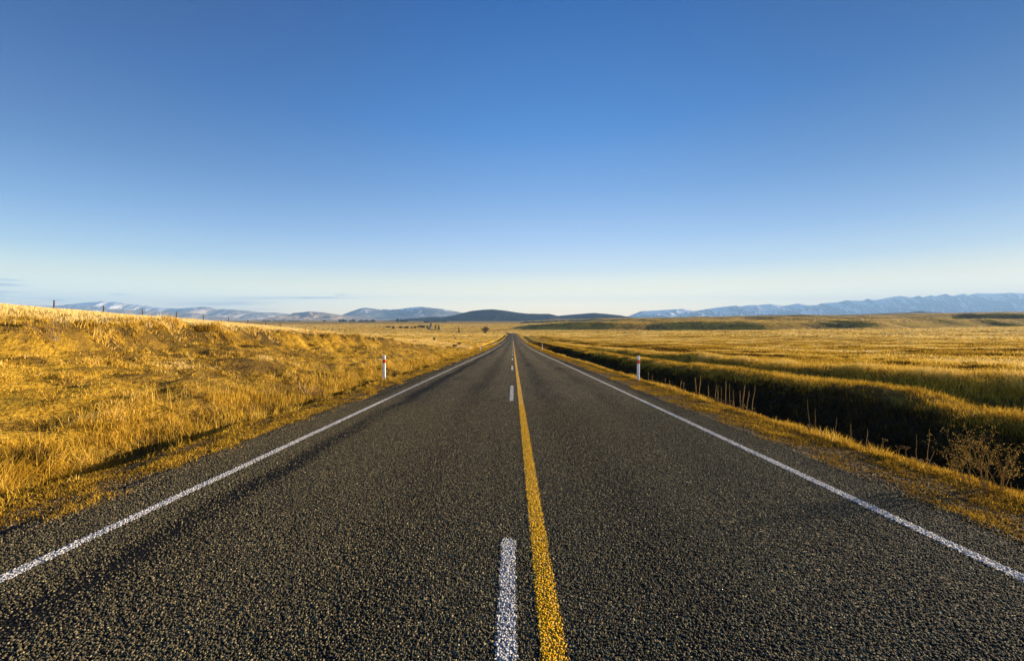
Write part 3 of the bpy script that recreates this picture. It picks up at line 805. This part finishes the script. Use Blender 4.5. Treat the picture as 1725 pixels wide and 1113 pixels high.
for px, yt, yb, ln, kd, lb in ((1363, 671, 713, -.03, 'bare', 'tall curved bare stalk standing alone at the ditch, left of the thin stalks'),
                          (1373.6, 686, 711, .02, 'bare', 'short bare stalk just right of the tall curved stalk at the ditch'),
                          (1405, 698, 721, .15, 'bare', 'bent thin stalk leaning right between the curved stalk and the straight one'),
                          (1434, 709, 741, .04, 'mullein', 'straight thin brown stalk in the middle of the right ditch edge'),
                          (1460, 720, 747, -.02, 'bare', 'thin straight stalk right of the straight brown one on the ditch edge'),
                          (1488, 738, 757, .12, 'umbel', 'low stalk with a flat seed head, first of the umbels on the ditch edge'),
                          (1512, 750, 768, -.06, 'umbel', 'low umbel stalk between two flat seed heads on the ditch edge'),
                          (1526, 752, 772, .05, 'umbel', 'flat topped dead flower beside the pair of tall bare stalks'),
                          (1549, 730, 781, -.10, 'bare', 'tall bare stalk leaning left, one of the pair before the bushy weed'),
                          (1566, 720, 777, -.04, 'bare', 'tallest bare stalk of the pair left of the bushy dry weed'),
                          (1560, 754, 784, -.35, 'bare', 'pale broken stalk leaning hard left between the pair of tall bare stalks'),
                          (1703, 808, 836, .03, 'bare', 'short dead stem at the far right of the bushy dry weeds')):
    stalk(px, yt, yb, lb, G3, .4, ln, kd)

def twiggy(name, label, cat, loc, H, W, nstem, m1, m2, seed, upright=.8, leaves=True, thick=.006, group=None, depth=3, lsize=.012):
    rn = random.Random(seed)
    t = thing(name, label, cat, loc, 0, group)
    lf = MB(); fol = MB()
    for s_ in range(nstem):
        b = MB()
        a = rn.uniform(0, 6.283); tilt = rn.uniform(0, 1) * (1 - upright) + .08
        d0 = Vector((math.cos(a) * tilt, math.sin(a) * tilt, 1)).normalized()
        base = Vector((rn.uniform(-.5, .5) * W * .35, rn.uniform(-.5, .5) * W * .35, -.03))
        def grow_(p, d, L, r, lev):
            pts = [p]; rr = [r]; n = 4
            for i in range(n):
                d = (d + Vector((rn.gauss(0, .13), rn.gauss(0, .13), rn.gauss(.03, .08)))).normalized()
                p = p + d * L / n; pts.append(p); rr.append(r * (1 - .55 * (i + 1) / n))
                if lev > 0 and i >= 1 - (lev < 2) and rn.random() < .85:
                    aa = rn.uniform(0, 6.283); o_ = d.orthogonal().normalized(); o_.rotate(__import__('mathutils').Quaternion(d, aa))
                    grow_(p, (d + o_ * rn.uniform(.4, .8)).normalized(), L * rn.uniform(.32, .5), rr[-1] * .7, lev - 1)
                if leaves and lev <= 1 and rn.random() < .6:
                    for _ in range(2):
                        q = p + Vector((rn.gauss(0, .012), rn.gauss(0, .012), rn.gauss(0, .012)))
                        e1 = Vector((rn.gauss(0, 1), rn.gauss(0, 1), rn.gauss(0, 1))).normalized() * lsize; e2 = e1.orthogonal().normalized() * lsize * .6
                        fol.add([q - e1, q + e2, q + e1, q - e2], [(0, 1, 2, 3)])
            b.tube(pts, rr, 4)
        grow_(base, d0, H * rn.uniform(.7, 1.05), thick * rn.uniform(.8, 1.1), depth - 1)
        b.build('stem', m1, t)
    if fol.v: fol.build('dead_leaves', m2, t)
    return t

M_weed = plain('weed_stem', (.34, .215, .06), .9, .1, .3, 30.)
M_weedleaf = grass_mat('weed_seed', [(0, (.42, .275, .07)), (1, (.5, .34, .1))], .45)
for k, (px, yt, yb, W, ns, lb) in enumerate(((1611, 757, 800, .10, 3, 'leftmost small bushy dry weed of the clump at the right ditch edge'),
                                       (1634, 733, 822, .16, 4, 'tall pointed dry weed in the clump at the right ditch edge'),
                                       (1658, 741, 826, .20, 6, 'thick bushy dry weed in the middle of the clump at the right ditch edge'),
                                       (1690, 753, 828, .16, 4, 'rightmost spreading dry weed of the clump at the right ditch edge'))):
    d = 1.62 * F / (yb - 574.5); x = (px - CX) / F * d
    twiggy('dry_weed', lb, 'dry plant', (x, d, float(terrain(x, d)) - .01), (yb - yt) / F * d * .95, W * 1.1, int(ns * 1.5), M_weed, M_weedleaf, 40 + k, .92, True, .0042, 'bushy dry weeds at the right ditch edge', 3, .0062)

x, d, z = on_ground(516, 666)
t = thing('dead_plant', 'dead plant of splayed thick pale stalks at the foot of the left grass bank', 'dry plant', (x, d, z))
rn = random.Random(5)
for k in range(15):
    a = math.pi * (k + .5) / 15 + rn.uniform(-.1, .1); L = rn.uniform(.36, .62)
    dr = Vector((math.cos(a), rn.uniform(-.3, .2), max(.12, math.sin(a) * rn.uniform(.7, 1)))).normalized()
    p0 = Vector((math.cos(a) * .07, 0, -.03)); b = MB()
    mid = p0 + dr * L * .55 + Vector((rn.gauss(0, .02), 0, .02))
    b.tube([p0, mid, p0 + dr * L + Vector((rn.gauss(0, .03), 0, rn.uniform(-.02, .03)))], [.014, .012, .006], 5); b.build('stalk', M_stalkl, t)
x, d, z = on_ground(92, 574)
twiggy('twiggy_shrub', 'bare pale twiggy shrub on the broken top edge of the left bank', 'shrub', (x, d, z), .62, .5, 9, M_twig, M_seed, 77, .25, True, .009, None, 3, .014)
x, d, z = on_ground(345, 556)
M_tus = plain('green_brown_tussock', (.16, .11, .03), .9, .1, .3, 20.)
tq = thing('tussock', 'dark rounded tussock overhanging the top edge of the left bank', 'tussock', (x, d, z))
nb = 420; a = RNG.random(nb) * 6.283; rr = RNG.random(nb) ** .5 * .34
P = np.stack([np.cos(a) * rr * 1.3, np.sin(a) * rr, np.full(nb, -.02)], 1)
le = np.stack([np.cos(a), np.sin(a)], 1) * (.25 + .8 * RNG.random(nb))[:, None]
blades('tussock_blades', P, .25 + .25 * RNG.random(nb), np.full(nb, .012), RNG.random(nb) * 3.14, le, .22 + .35 * RNG.random(nb), M_grass, tq)

# small shrubs dotted over the left plain
def leaf_cloud(mb, pts, size, rn, flat=.7):
    for p in pts:
        e1 = Vector((rn.gauss(0, 1), rn.gauss(0, 1), rn.gauss(0, 1) * flat)).normalized() * size * rn.uniform(.6, 1.3)
        e2 = e1.cross(Vector((rn.gauss(0, 1), rn.gauss(0, 1), rn.gauss(0, 1)))).normalized() * size * rn.uniform(.4, .9)
        mb.add([p - e1, p + e2, p + e1, p - e2], [(0, 1, 2, 3)])

def tree(name, label, cat, px, pyb, H, W, shape, mcrown, mtrunk, seed, d=None, n=420, size=.5, group=None):
    rn = random.Random(seed)
    if d is None: x, d, z = on_ground(px, pyb)
    else: x = (px - CX) / F * d; z = float(terrain(x, d))
    t = thing(name, label, cat, (x, d, z - .05), rn.uniform(0, 6.28), group)
    tr = MB(); cr = MB(); pts = []
    if shape == 'cone' or shape == 'column':
        tr.tube([(0, 0, -.5), (0, 0, H * .5), (0, 0, H * .95)], [H * .022, H * .014, H * .004], 6)
        for i in range(n):
            q = rn.random() ** (1.25 if shape == 'cone' else .9); zz = H * (.05 + .95 * q)
            r_ = W * .5 * ((1 - q) ** .8 if shape == 'cone' else (math.sin(math.pi * min(1, .12 + q * .88)) ** .6)) * (.75 + .35 * math.sin(zz * 5 / H * 6 + seed) * .5)
            a = rn.uniform(0, 6.283); rr_ = r_ * rn.uniform(.35, 1) ** .6
            pts.append(Vector((math.cos(a) * rr_, math.sin(a) * rr_, zz - rr_ * .25)))
        leaf_cloud(cr, pts, size, rn)
    elif shape == 'willow':
        for s_ in range(13):
            a = rn.uniform(0, 6.283); sp = rn.uniform(.15, 1)
            e = Vector((math.cos(a) * W * .45 * sp, math.sin(a) * W * .45 * sp, H * rn.uniform(.65, .98) * (1.05 - .35 * sp)))
            p0 = Vector((math.cos(a) * W * .06, math.sin(a) * W * .06, -.4)); mdp = p0.lerp(e, .5) + Vector((0, 0, H * .08))
            tr.tube([p0, mdp, e], [H * .02, H * .013, H * .004], 5)
            for i in range(26):
                b0 = mdp.lerp(e, rn.uniform(-.3, 1)); dv = Vector((rn.gauss(0, .5), rn.gauss(0, .5), rn.uniform(.1, 1))).normalized() * H * rn.uniform(.10, .24)
                tr.tube([b0, b0 + dv], [.05, .02], 3, False)
                pts.append(b0 + dv * .8)
                pts.append(b0 + dv * .4)
        leaf_cloud(cr, pts, size, rn)
    else:  # bush: several uneven lobes
        lobes = [(Vector((rn.uniform(-.36, .36) * W, rn.uniform(-.3, .3) * W, H * rn.uniform(.3, .62))), rn.uniform(.22, .4)) for _ in range(7)]
        for s_ in range(4):
            c_, _q = lobes[s_]; tr.tube([(c_.x * .3, c_.y * .3, -.4), tuple(c_)], [H * .03, H * .012], 5)
        for i in range(n):
            c_, rq = rn.choice(lobes); v_ = Vector((rn.gauss(0, 1), rn.gauss(0, 1), rn.gauss(0, 1))).normalized() * rn.uniform(.5, 1) ** .5
            p_ = c_ + Vector((v_.x * rq * W * .8, v_.y * rq * W * .8, v_.z * rq * H))
            if p_.z > .02: pts.append(p_)
        leaf_cloud(cr, pts, size, rn)
    if shape == 'bush': tr.tube([(-W * .2, 0, -.2), (0, 0, -.12), (W * .2, 0, -.2)], [H * .03] * 3, 5)
    tr.build('trunk', mtrunk, t); cr.build('crown', mcrown, t)
    return t
M_bark = plain('bark', (.09, .065, .045), .95, .05, .3, 5.)
M_conif = plain('conifer_foliage', (.040, .050, .018), .8, .1, .45, .6)
M_larch = plain('dry_larch_foliage', (.17, .10, .028), .85, .1, .35, .6)
M_willow = plain('leafless_willow_twigs', (.155, .095, .050), .9, .1, .35, .5)
M_scrub = plain('scrub_foliage', (.050, .046, .022), .9, .1, .45, .8)
M_olive = plain('olive_shrub_foliage', (.11, .085, .030), .9, .1, .4, 6.)
tree('willow_tree', 'big bare brown willow bush left of the road crest', 'tree', 817, 561, 11.2, 15.5, 'willow', M_willow, M_bark, 301, d=515, size=.42)
tree('larch_tree', 'slender rusty yellow conical tree standing alone left of the willow', 'tree', 773, 557.5, 11.8, 5.6, 'cone', M_larch, M_bark, 302, d=690, n=520, size=.5)
CG = 'dark conifers by the far stretch of road'
tree('conifer_tree', 'slim dark conifer right beside the far stretch of road', 'tree', 733.4, 553, 14.0, 6.8, 'column', M_conif, M_bark, 303, d=1080, n=520, size=.6, group=CG)
tree('conifer_tree', 'larger dark conifer, rightmost of the three by the far road', 'tree', 739.2, 554.6, 15.2, 9.6, 'cone', M_conif, M_bark, 304, d=1040, n=620, size=.65, group=CG)
tree('conifer_tree', 'small dark conifer seen between and behind the two others', 'tree', 736.0, 547.6, 10, 7.5, 'cone', M_conif, M_bark, 305, d=1720, n=420, size=.6, group=CG)
SG = 'dark trees in the row left of the far road'
for k, (px, d, W, H, lb) in enumerate(((653.5, 1330, 16, 4.2, 'low long dark bush at the left end of the row left of the far road'),
                                       (662.3, 1210, 7, 5.0, 'smallest round dark bush, second from the left in the far row'),
                                       (675.5, 1210, 15, 5.4, 'broad dark bush, third from the left in the far row'),
                                       (684.7, 1215, 13, 5.4, 'dark bush with a sloping right side, fourth from the left in the far row'),
                                       (693.5, 1220, 7, 4.6, 'small dark bush touching the longer tree clump in the far row'),
                                       (698.5, 1225, 8, 6.0, 'dark bush just left of the tall part of the far row'),
                                       (707.5, 1235, 19, 9.0, 'wide tall dark tree in the middle of the far row'),
                                       (714, 1250, 9, 7.0, 'dark tree in the gap right of the wide tall one in the far row'))):
    tree('scrub_tree', lb, 'tree', px, 553, H * 1.45, W * 1.1, 'bush', M_scrub, M_bark, 310 + k, d=d, n=620, size=.85, group=SG)
tree('willow_tree', 'tall brownish round tree at the right end of the far row, next to the road', 'tree', 719.5, 553, 11.5, 9.0, 'bush', M_scrub, M_bark, 330, d=1230, n=420, size=.7)
LG = 'small shrubs dotted over the left plain'
for k, (px, py, H, W, lb) in enumerate(((730, 573, 1.3, 1.6, 'small upright dark shrub on the pale grass below the far conifers'),
                                 (773.6, 580.5, .8, 1.1, 'round dark shrub on the plain left of the third marker post'),
                                 (695.8, 569.5, 1.1, 1.2, 'small dark shrub on the pale grass left of the upright one'),
                                 (765, 566, 1.4, 2.2, 'low flat shrub on the plain below the rusty conical tree'),
                                 (767, 570, 1.0, 2.0, 'low flat shrub just in front of the other flat one below the rusty tree'),
                                 (791, 567, 1.2, 4.5, 'wide low dark shrub patch below the brown willow bush'),
                                 (800, 574, .9, 4.0, 'wide brown shrub patch halfway between the willow and the second marker post'),
                                 (766, 585, .7, 1.0, 'small brown shrub above the curved dark tuft on the left plain'),
                                 (548.5, 549, .9, 1.2, 'tiny dark shrub alone on the plain behind the fence'))):
    tree('small_shrub', lb, 'shrub', px, py, H, W, 'bush', M_olive, M_bark, 340 + k, n=130, size=.13 * max(H, .9), group=LG)
# shelter belts far out on the plain
BG = 'dark shelter belts on the far plain'
def belt(px0, px1, d, H, lb, m_=None, seed=0):
    rn = random.Random(seed); x0 = (px0 - CX) / F * d; x1 = (px1 - CX) / F * d; xc = (x0 + x1) / 2; z = float(terrain(xc, d))
    t = thing('shelter_belt', lb, 'tree row', (xc, d, z), 0, BG)
    H *= 1.8; cr = MB(); tr = MB(); pts = []; L = x1 - x0
    n = int(max(80, L * H / 9))
    for i in range(n):
        q = rn.random(); hx = H * (.75 + .25 * math.sin(q * L / 9. + seed) * rn.uniform(.5, 1))
        pts.append(Vector((-L / 2 + q * L, rn.gauss(0, 4), hx * rn.uniform(.05, 1))))
    leaf_cloud(cr, pts, H * .20, rn)
    for i in range(max(3, int(L / 25))):
        xx = -L / 2 + (i + .5) * L / max(3, int(L / 25)); tr.tube([(xx, 0, -1), (xx, 0, H * .6)], [.35, .15], 4)
    tr.build('trunks', M_bark, t)['kind'] = 'stuff'
    o = cr.build('crowns', m_ or M_conif, t); o['kind'] = 'stuff'
for k, (a, b_, d, H, lb) in enumerate(((441, 456, 4700, 11, 'dark tree row farthest left, beside the brown hills on the far plain'),
                                (460, 480, 4900, 10, 'thin dark tree row at the left foot of the brown hills'),
                                (485, 507, 4800, 10, 'long thin dark tree row below the middle of the brown hills'),
                                (544, 549, 4500, 14, 'short high clump of trees on the far plain below the brown hills'),
                                (571, 584, 4400, 18, 'dark tree row below the right end of the brown hills'),
                                (588, 599, 4400, 16, 'dark tree row just right of the one under the brown hills'),
                                (604, 623, 4300, 15, 'long dark tree row below the left of the grey blue mountain'),
                                (624, 632, 4350, 17, 'short dark tree row joined to the long one under the blue mountain'),
                                (668, 672, 4200, 22, 'single dark clump of trees below the middle of the blue mountain'),
                                (674, 686, 4300, 18, 'grey dark tree row right of the single clump below the blue mountain'),
                                (714, 724, 3300, 12, 'dark tree row at the left of the far road where it meets the hills'),
                                (726, 753, 3900, 12, 'long dark tree row right of the far road below the dark hill'))):
    belt(a, b_, d, H, lb, seed=400 + k)
# plantation under the dark hills
rn = random.Random(9); fw = MB()
for i in range(5200):
    px = rn.uniform(877, 1015); d = rn.uniform(2700, 3500); x = (px - CX) / F * d
    H = 13 * (.55 + .45 * math.sin(px * .25) ** 2) * min(1, (px - 870) / 18.) * min(1., (1030 - px) / 60.)
    z = float(zr(d)) + float(plat(x)) * .75 - 1
    leaf_cloud(fw, [Vector((x, d, z + H * rn.uniform(.1, 1)))], 2.6, rn)
o = fw.build('far_wood', M_conif); o['kind'] = 'stuff'; o['label'] = 'dark conifer wood below the dark hills'

# ------------------------------------------------------------------ car beyond the crest
M_body = plain('silver_car_paint', (.55, .56, .58), .25, .5, .03, 3., .3)
M_glass = plain('dark_car_glass', (.02, .025, .03), .1, .6, .1, 3.)
M_tyre = plain('tyre_rubber', (.02, .02, .02), .9, .2, .1, 20.)
M_rim = plain('wheel_rim', (.45, .45, .46), .3, .5, .05, 20., .8)
M_tail = plain('red_tail_lamp', (.45, .02, .02), .3, .5, .05, 20.)
cy = 531.; cxr = float(xr(cy)) - 1.7
car = thing('car', 'distant silver car on the left bend of the road just past the crest', 'car', (cxr, cy, float(road_z(cy)) + .02), R(22))
def section(y, w, pts): return [(sx * w, y, z) for sx, z in pts]
b = MB()
prof = [(-2.15, .78, .45, .85), (-2.05, .86, .32, .98), (-1.2, .88, .28, 1.0), (0, .9, .26, .98), (1.0, .89, .28, .94), (1.7, .86, .3, .84), (2.15, .74, .4, .7)]
b.loft([[(-w, y, z0), (w, y, z0), (w * 1.02, y, (z0 + z1) / 2), (w * .93, y, z1), (-w * .93, y, z1), (-w * 1.02, y, (z0 + z1) / 2)] for y, w, z0, z1 in prof])
b.build('body', M_body, car)
b = MB(); b.loft([[(-.78, -1.75, .97), (.78, -1.75, .97), (.82, .95, .95), (-.82, .95, .95)], [(-.62, -1.2, 1.43), (.62, -1.2, 1.43), (.62, .15, 1.43), (-.62, .15, 1.43)]]); b.build('window', M_glass, car)
b = MB(); b.loft([[(-.63, -1.22, 1.43), (.63, -1.22, 1.43), (.63, .17, 1.43), (-.63, .17, 1.43)], [(-.58, -1.1, 1.48), (.58, -1.1, 1.48), (.58, .05, 1.48), (-.58, .05, 1.48)]]); b.build('roof', M_body, car)
for sx in (-1, 1):
    for yy in (-1.3, 1.35):
        w = MB(); w.tube([(sx * .70, yy, .32), (sx * .91, yy, .32)], .32, 14); wo = w.build('wheel', M_tyre, car)
        w = MB(); w.tube([(sx * .90, yy, .32), (sx * .925, yy, .32)], .19, 12); w.build('rim', M_rim, wo)
    w = MB(); w.box((sx * .55 - .14, -2.19, .68), (sx * .55 + .14, -2.1, .84)); w.build('tail_light', M_tail, car)

# ------------------------------------------------------------------ haze
m, nt, out = mat('haze')
pv = N(nt, 'ShaderNodeVolumePrincipled', Density=3.9e-5, Anisotropy=0.0)
pv.inputs['Color'].default_value = (.31, .57, 1.0, 1)
nt.links.new(pv.outputs[0], out.inputs['Volume'])
b = MB(); b.box((-49500, -40, -90), (49500, 35000, 1990)); hz = b.build('haze', m); hz['kind'] = 'stuff'

# ------------------------------------------------------------------ sky and sun
w = bpy.data.worlds.new('World'); SC.world = w; w.use_nodes = True
nt = w.node_tree; nt.nodes.clear()
out = nt.nodes.new('ShaderNodeOutputWorld'); bg = nt.nodes.new('ShaderNodeBackground')
sky = nt.nodes.new('ShaderNodeTexSky'); sky.sky_type = 'NISHITA'; sky.sun_disc = False
sky.sun_elevation = SUN_EL; sky.sun_rotation = SUN_AZ
sky.altitude = 600; sky.air_density = 1.0; sky.dust_density = .3; sky.ozone_density = 2.5
gm = N(nt, 'ShaderNodeGamma', Gamma=.5); nt.links.new(sky.outputs[0], gm.inputs[0])
tc = nt.nodes.new('ShaderNodeTexCoord'); sp = nt.nodes.new('ShaderNodeSeparateXYZ'); nt.links.new(tc.outputs['Generated'], sp.inputs[0])
sx_, sy_, sz_ = sp.outputs
KN = [0, .04, .08, .13, .2, .3, .45, .65]
FR = [-0.82, -0.849, -0.746, -0.803, -0.982, -1.264, -2.225, -3.38]
FG = [-0.80, -0.832, -0.853, -0.821, -0.907, -1.042, -1.425, -1.889]
FB = [-0.66, -0.708, -0.928, -0.761, -0.713, -0.733, -0.814, -1.081]
LIFT = [(2.78, 2.08, 1.14), (2.83, 2.10, 1.14), (1.98, 1.60, 1.08), (1.27, 1.16, 1.02), (1.0, 1.01, 1.01), (.76, .88, .96), (.62, .89, .98), (.15, .74, .93)]   # what the haze in front takes away
st = [(k, (math.exp(r_) * l[0], math.exp(g_) * l[1], math.exp(b_) * l[2])) for k, r_, g_, b_, l in zip(KN, FR, FG, FB, LIFT)]
st.append((1.0, (.018, .075, .20)))
grade = ramp(nt, sz_, st)
x2 = mathn(nt, 'MULTIPLY', sx_, sx_)
zc = mathn(nt, 'MAXIMUM', sz_, 0.0)
def wst(c1, c2, c3, c4):
    a1 = mathn(nt, 'MULTIPLY', sx_, mathn(nt, 'ADD', mathn(nt, 'MULTIPLY', zc, c3), c1))
    a2 = mathn(nt, 'MULTIPLY', x2, mathn(nt, 'ADD', mathn(nt, 'MULTIPLY', zc, c4), c2))
    return mathn(nt, 'EXPONENT', mathn(nt, 'ADD', a1, a2))
cc = nt.nodes.new('ShaderNodeCombineColor')
for k, c4_ in enumerate(((-.143, -.355, .496, -5.2), (-.147, -.266, .329, -3.5), (-.15, -.09, .201, -2.85))): nt.links.new(wst(*c4_), cc.inputs[k])
col = mixc(nt, 1.0, gm.outputs[0], grade, 'MULTIPLY'); col = mixc(nt, 1.0, col, cc.outputs[0], 'MULTIPLY')
# thin streaks of cloud low over the western horizon
az = mathn(nt, 'ARCTAN2', sx_, sy_); el = mathn(nt, 'ARCSINE', sz_)
mp = N(nt, 'ShaderNodeMapping'); mp.inputs['Scale'].default_value = (7., 7., 60.); nt.links.new(tc.outputs['Generated'], mp.inputs[0])
cn = N(nt, 'ShaderNodeTexNoise', Scale=1.6, Detail=6., Roughness=.6); nt.links.new(mp.outputs[0], cn.inputs['Vector'])
tot = None
for px, py, wpx, hpx, slope, amt in ((5, 471, 36, 2.2, 0.0, .55), (0, 479, 40, 2.6, .0, .9), (22, 492, 34, 1.6, 0., .45), (200, 495.5, 14, 1.2, 0., .7), (96, 506, 14, 2.5, 0., .5), (0, 496, 12, 4, 0., .5),
                                (500, 501.5, 95, 1.9, -.035, .8), (575, 496.5, 12, 1.6, 0., .5), (400, 510, 60, 4.5, -.04, .55), (430, 521, 40, 2.5, 0., .4), (330, 512, 70, 5, -.02, .35), (-120, 484, 90, 5, 0., .8)):
    a0 = math.atan2(px - CX, F); r_ = math.hypot(px - CX, F); e0 = math.atan2(HY - py, r_); wa = wpx * F / (r_ * r_); we = hpx / r_
    da = mathn(nt, 'SUBTRACT', az, a0)
    de = mathn(nt, 'SUBTRACT', mathn(nt, 'SUBTRACT', el, e0), mathn(nt, 'MULTIPLY', da, -slope))
    q = mathn(nt, 'ADD', mathn(nt, 'POWER', mathn(nt, 'DIVIDE', da, wa), 2.), mathn(nt, 'POWER', mathn(nt, 'DIVIDE', de, we), 2.))
    g_ = mathn(nt, 'MULTIPLY', mathn(nt, 'EXPONENT', mathn(nt, 'MULTIPLY', q, -1.)), amt)
    tot = g_ if tot is None else mathn(nt, 'ADD', tot, g_)
k = mathn(nt, 'MULTIPLY', tot, mathn(nt, 'MULTIPLY', mathn(nt, 'SUBTRACT', cn.outputs['Fac'], .12), 2.4, clamp=True), clamp=True)
col = mixc(nt, k, col, (.42, .47, .62))
back = mathn(nt, 'MULTIPLY', mathn(nt, 'MULTIPLY_ADD', sy_, -1.6, -.2, clamp=True), mathn(nt, 'MULTIPLY_ADD', zc, -2.0, 1.0, clamp=True))  # added fill: sky behind the camera brightened to light the shaded snow
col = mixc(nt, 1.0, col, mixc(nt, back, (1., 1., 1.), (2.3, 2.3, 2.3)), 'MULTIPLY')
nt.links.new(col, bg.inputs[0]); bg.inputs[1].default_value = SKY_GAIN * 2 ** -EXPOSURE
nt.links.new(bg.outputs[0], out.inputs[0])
sl = bpy.data.lights.new('Sun', 'SUN'); sl.energy = 5.0; sl.angle = R(.5); sl.color = (1, .80, .54)
so = bpy.data.objects.new('Sun', sl); C.objects.link(so)
sd = Vector((math.cos(SUN_EL) * math.sin(SUN_AZ), math.cos(SUN_EL) * math.cos(SUN_AZ), math.sin(SUN_EL)))
so.rotation_euler = (-sd).to_track_quat('-Z', 'Y').to_euler(); so.location = (60, -20, 60)

# ------------------------------------------------------------------ camera
cam = bpy.data.cameras.new('Camera'); co = bpy.data.objects.new('Camera', cam); C.objects.link(co)
cam.sensor_fit = 'HORIZONTAL'; cam.sensor_width = 36; cam.lens = 36 * F / 1725
cam.shift_x = (862.5 - CX) / 1725; cam.shift_y = -(556.5 - HY) / 1725
cam.clip_start = .05; cam.clip_end = 150000
co.location = (0, 0, EYE); co.rotation_euler = (R(90), 0, 0)
SC.camera = co
SC.view_settings.view_transform = 'Standard'; SC.view_settings.look = 'None'
SC.view_settings.exposure = EXPOSURE; SC.view_settings.gamma = 1
cy_ = SC.cycles
cy_.max_bounces = 5; cy_.diffuse_bounces = 2; cy_.glossy_bounces = 1; cy_.transmission_bounces = 2; cy_.volume_bounces = 0; cy_.transparent_max_bounces = 6

cy_.use_denoising = True
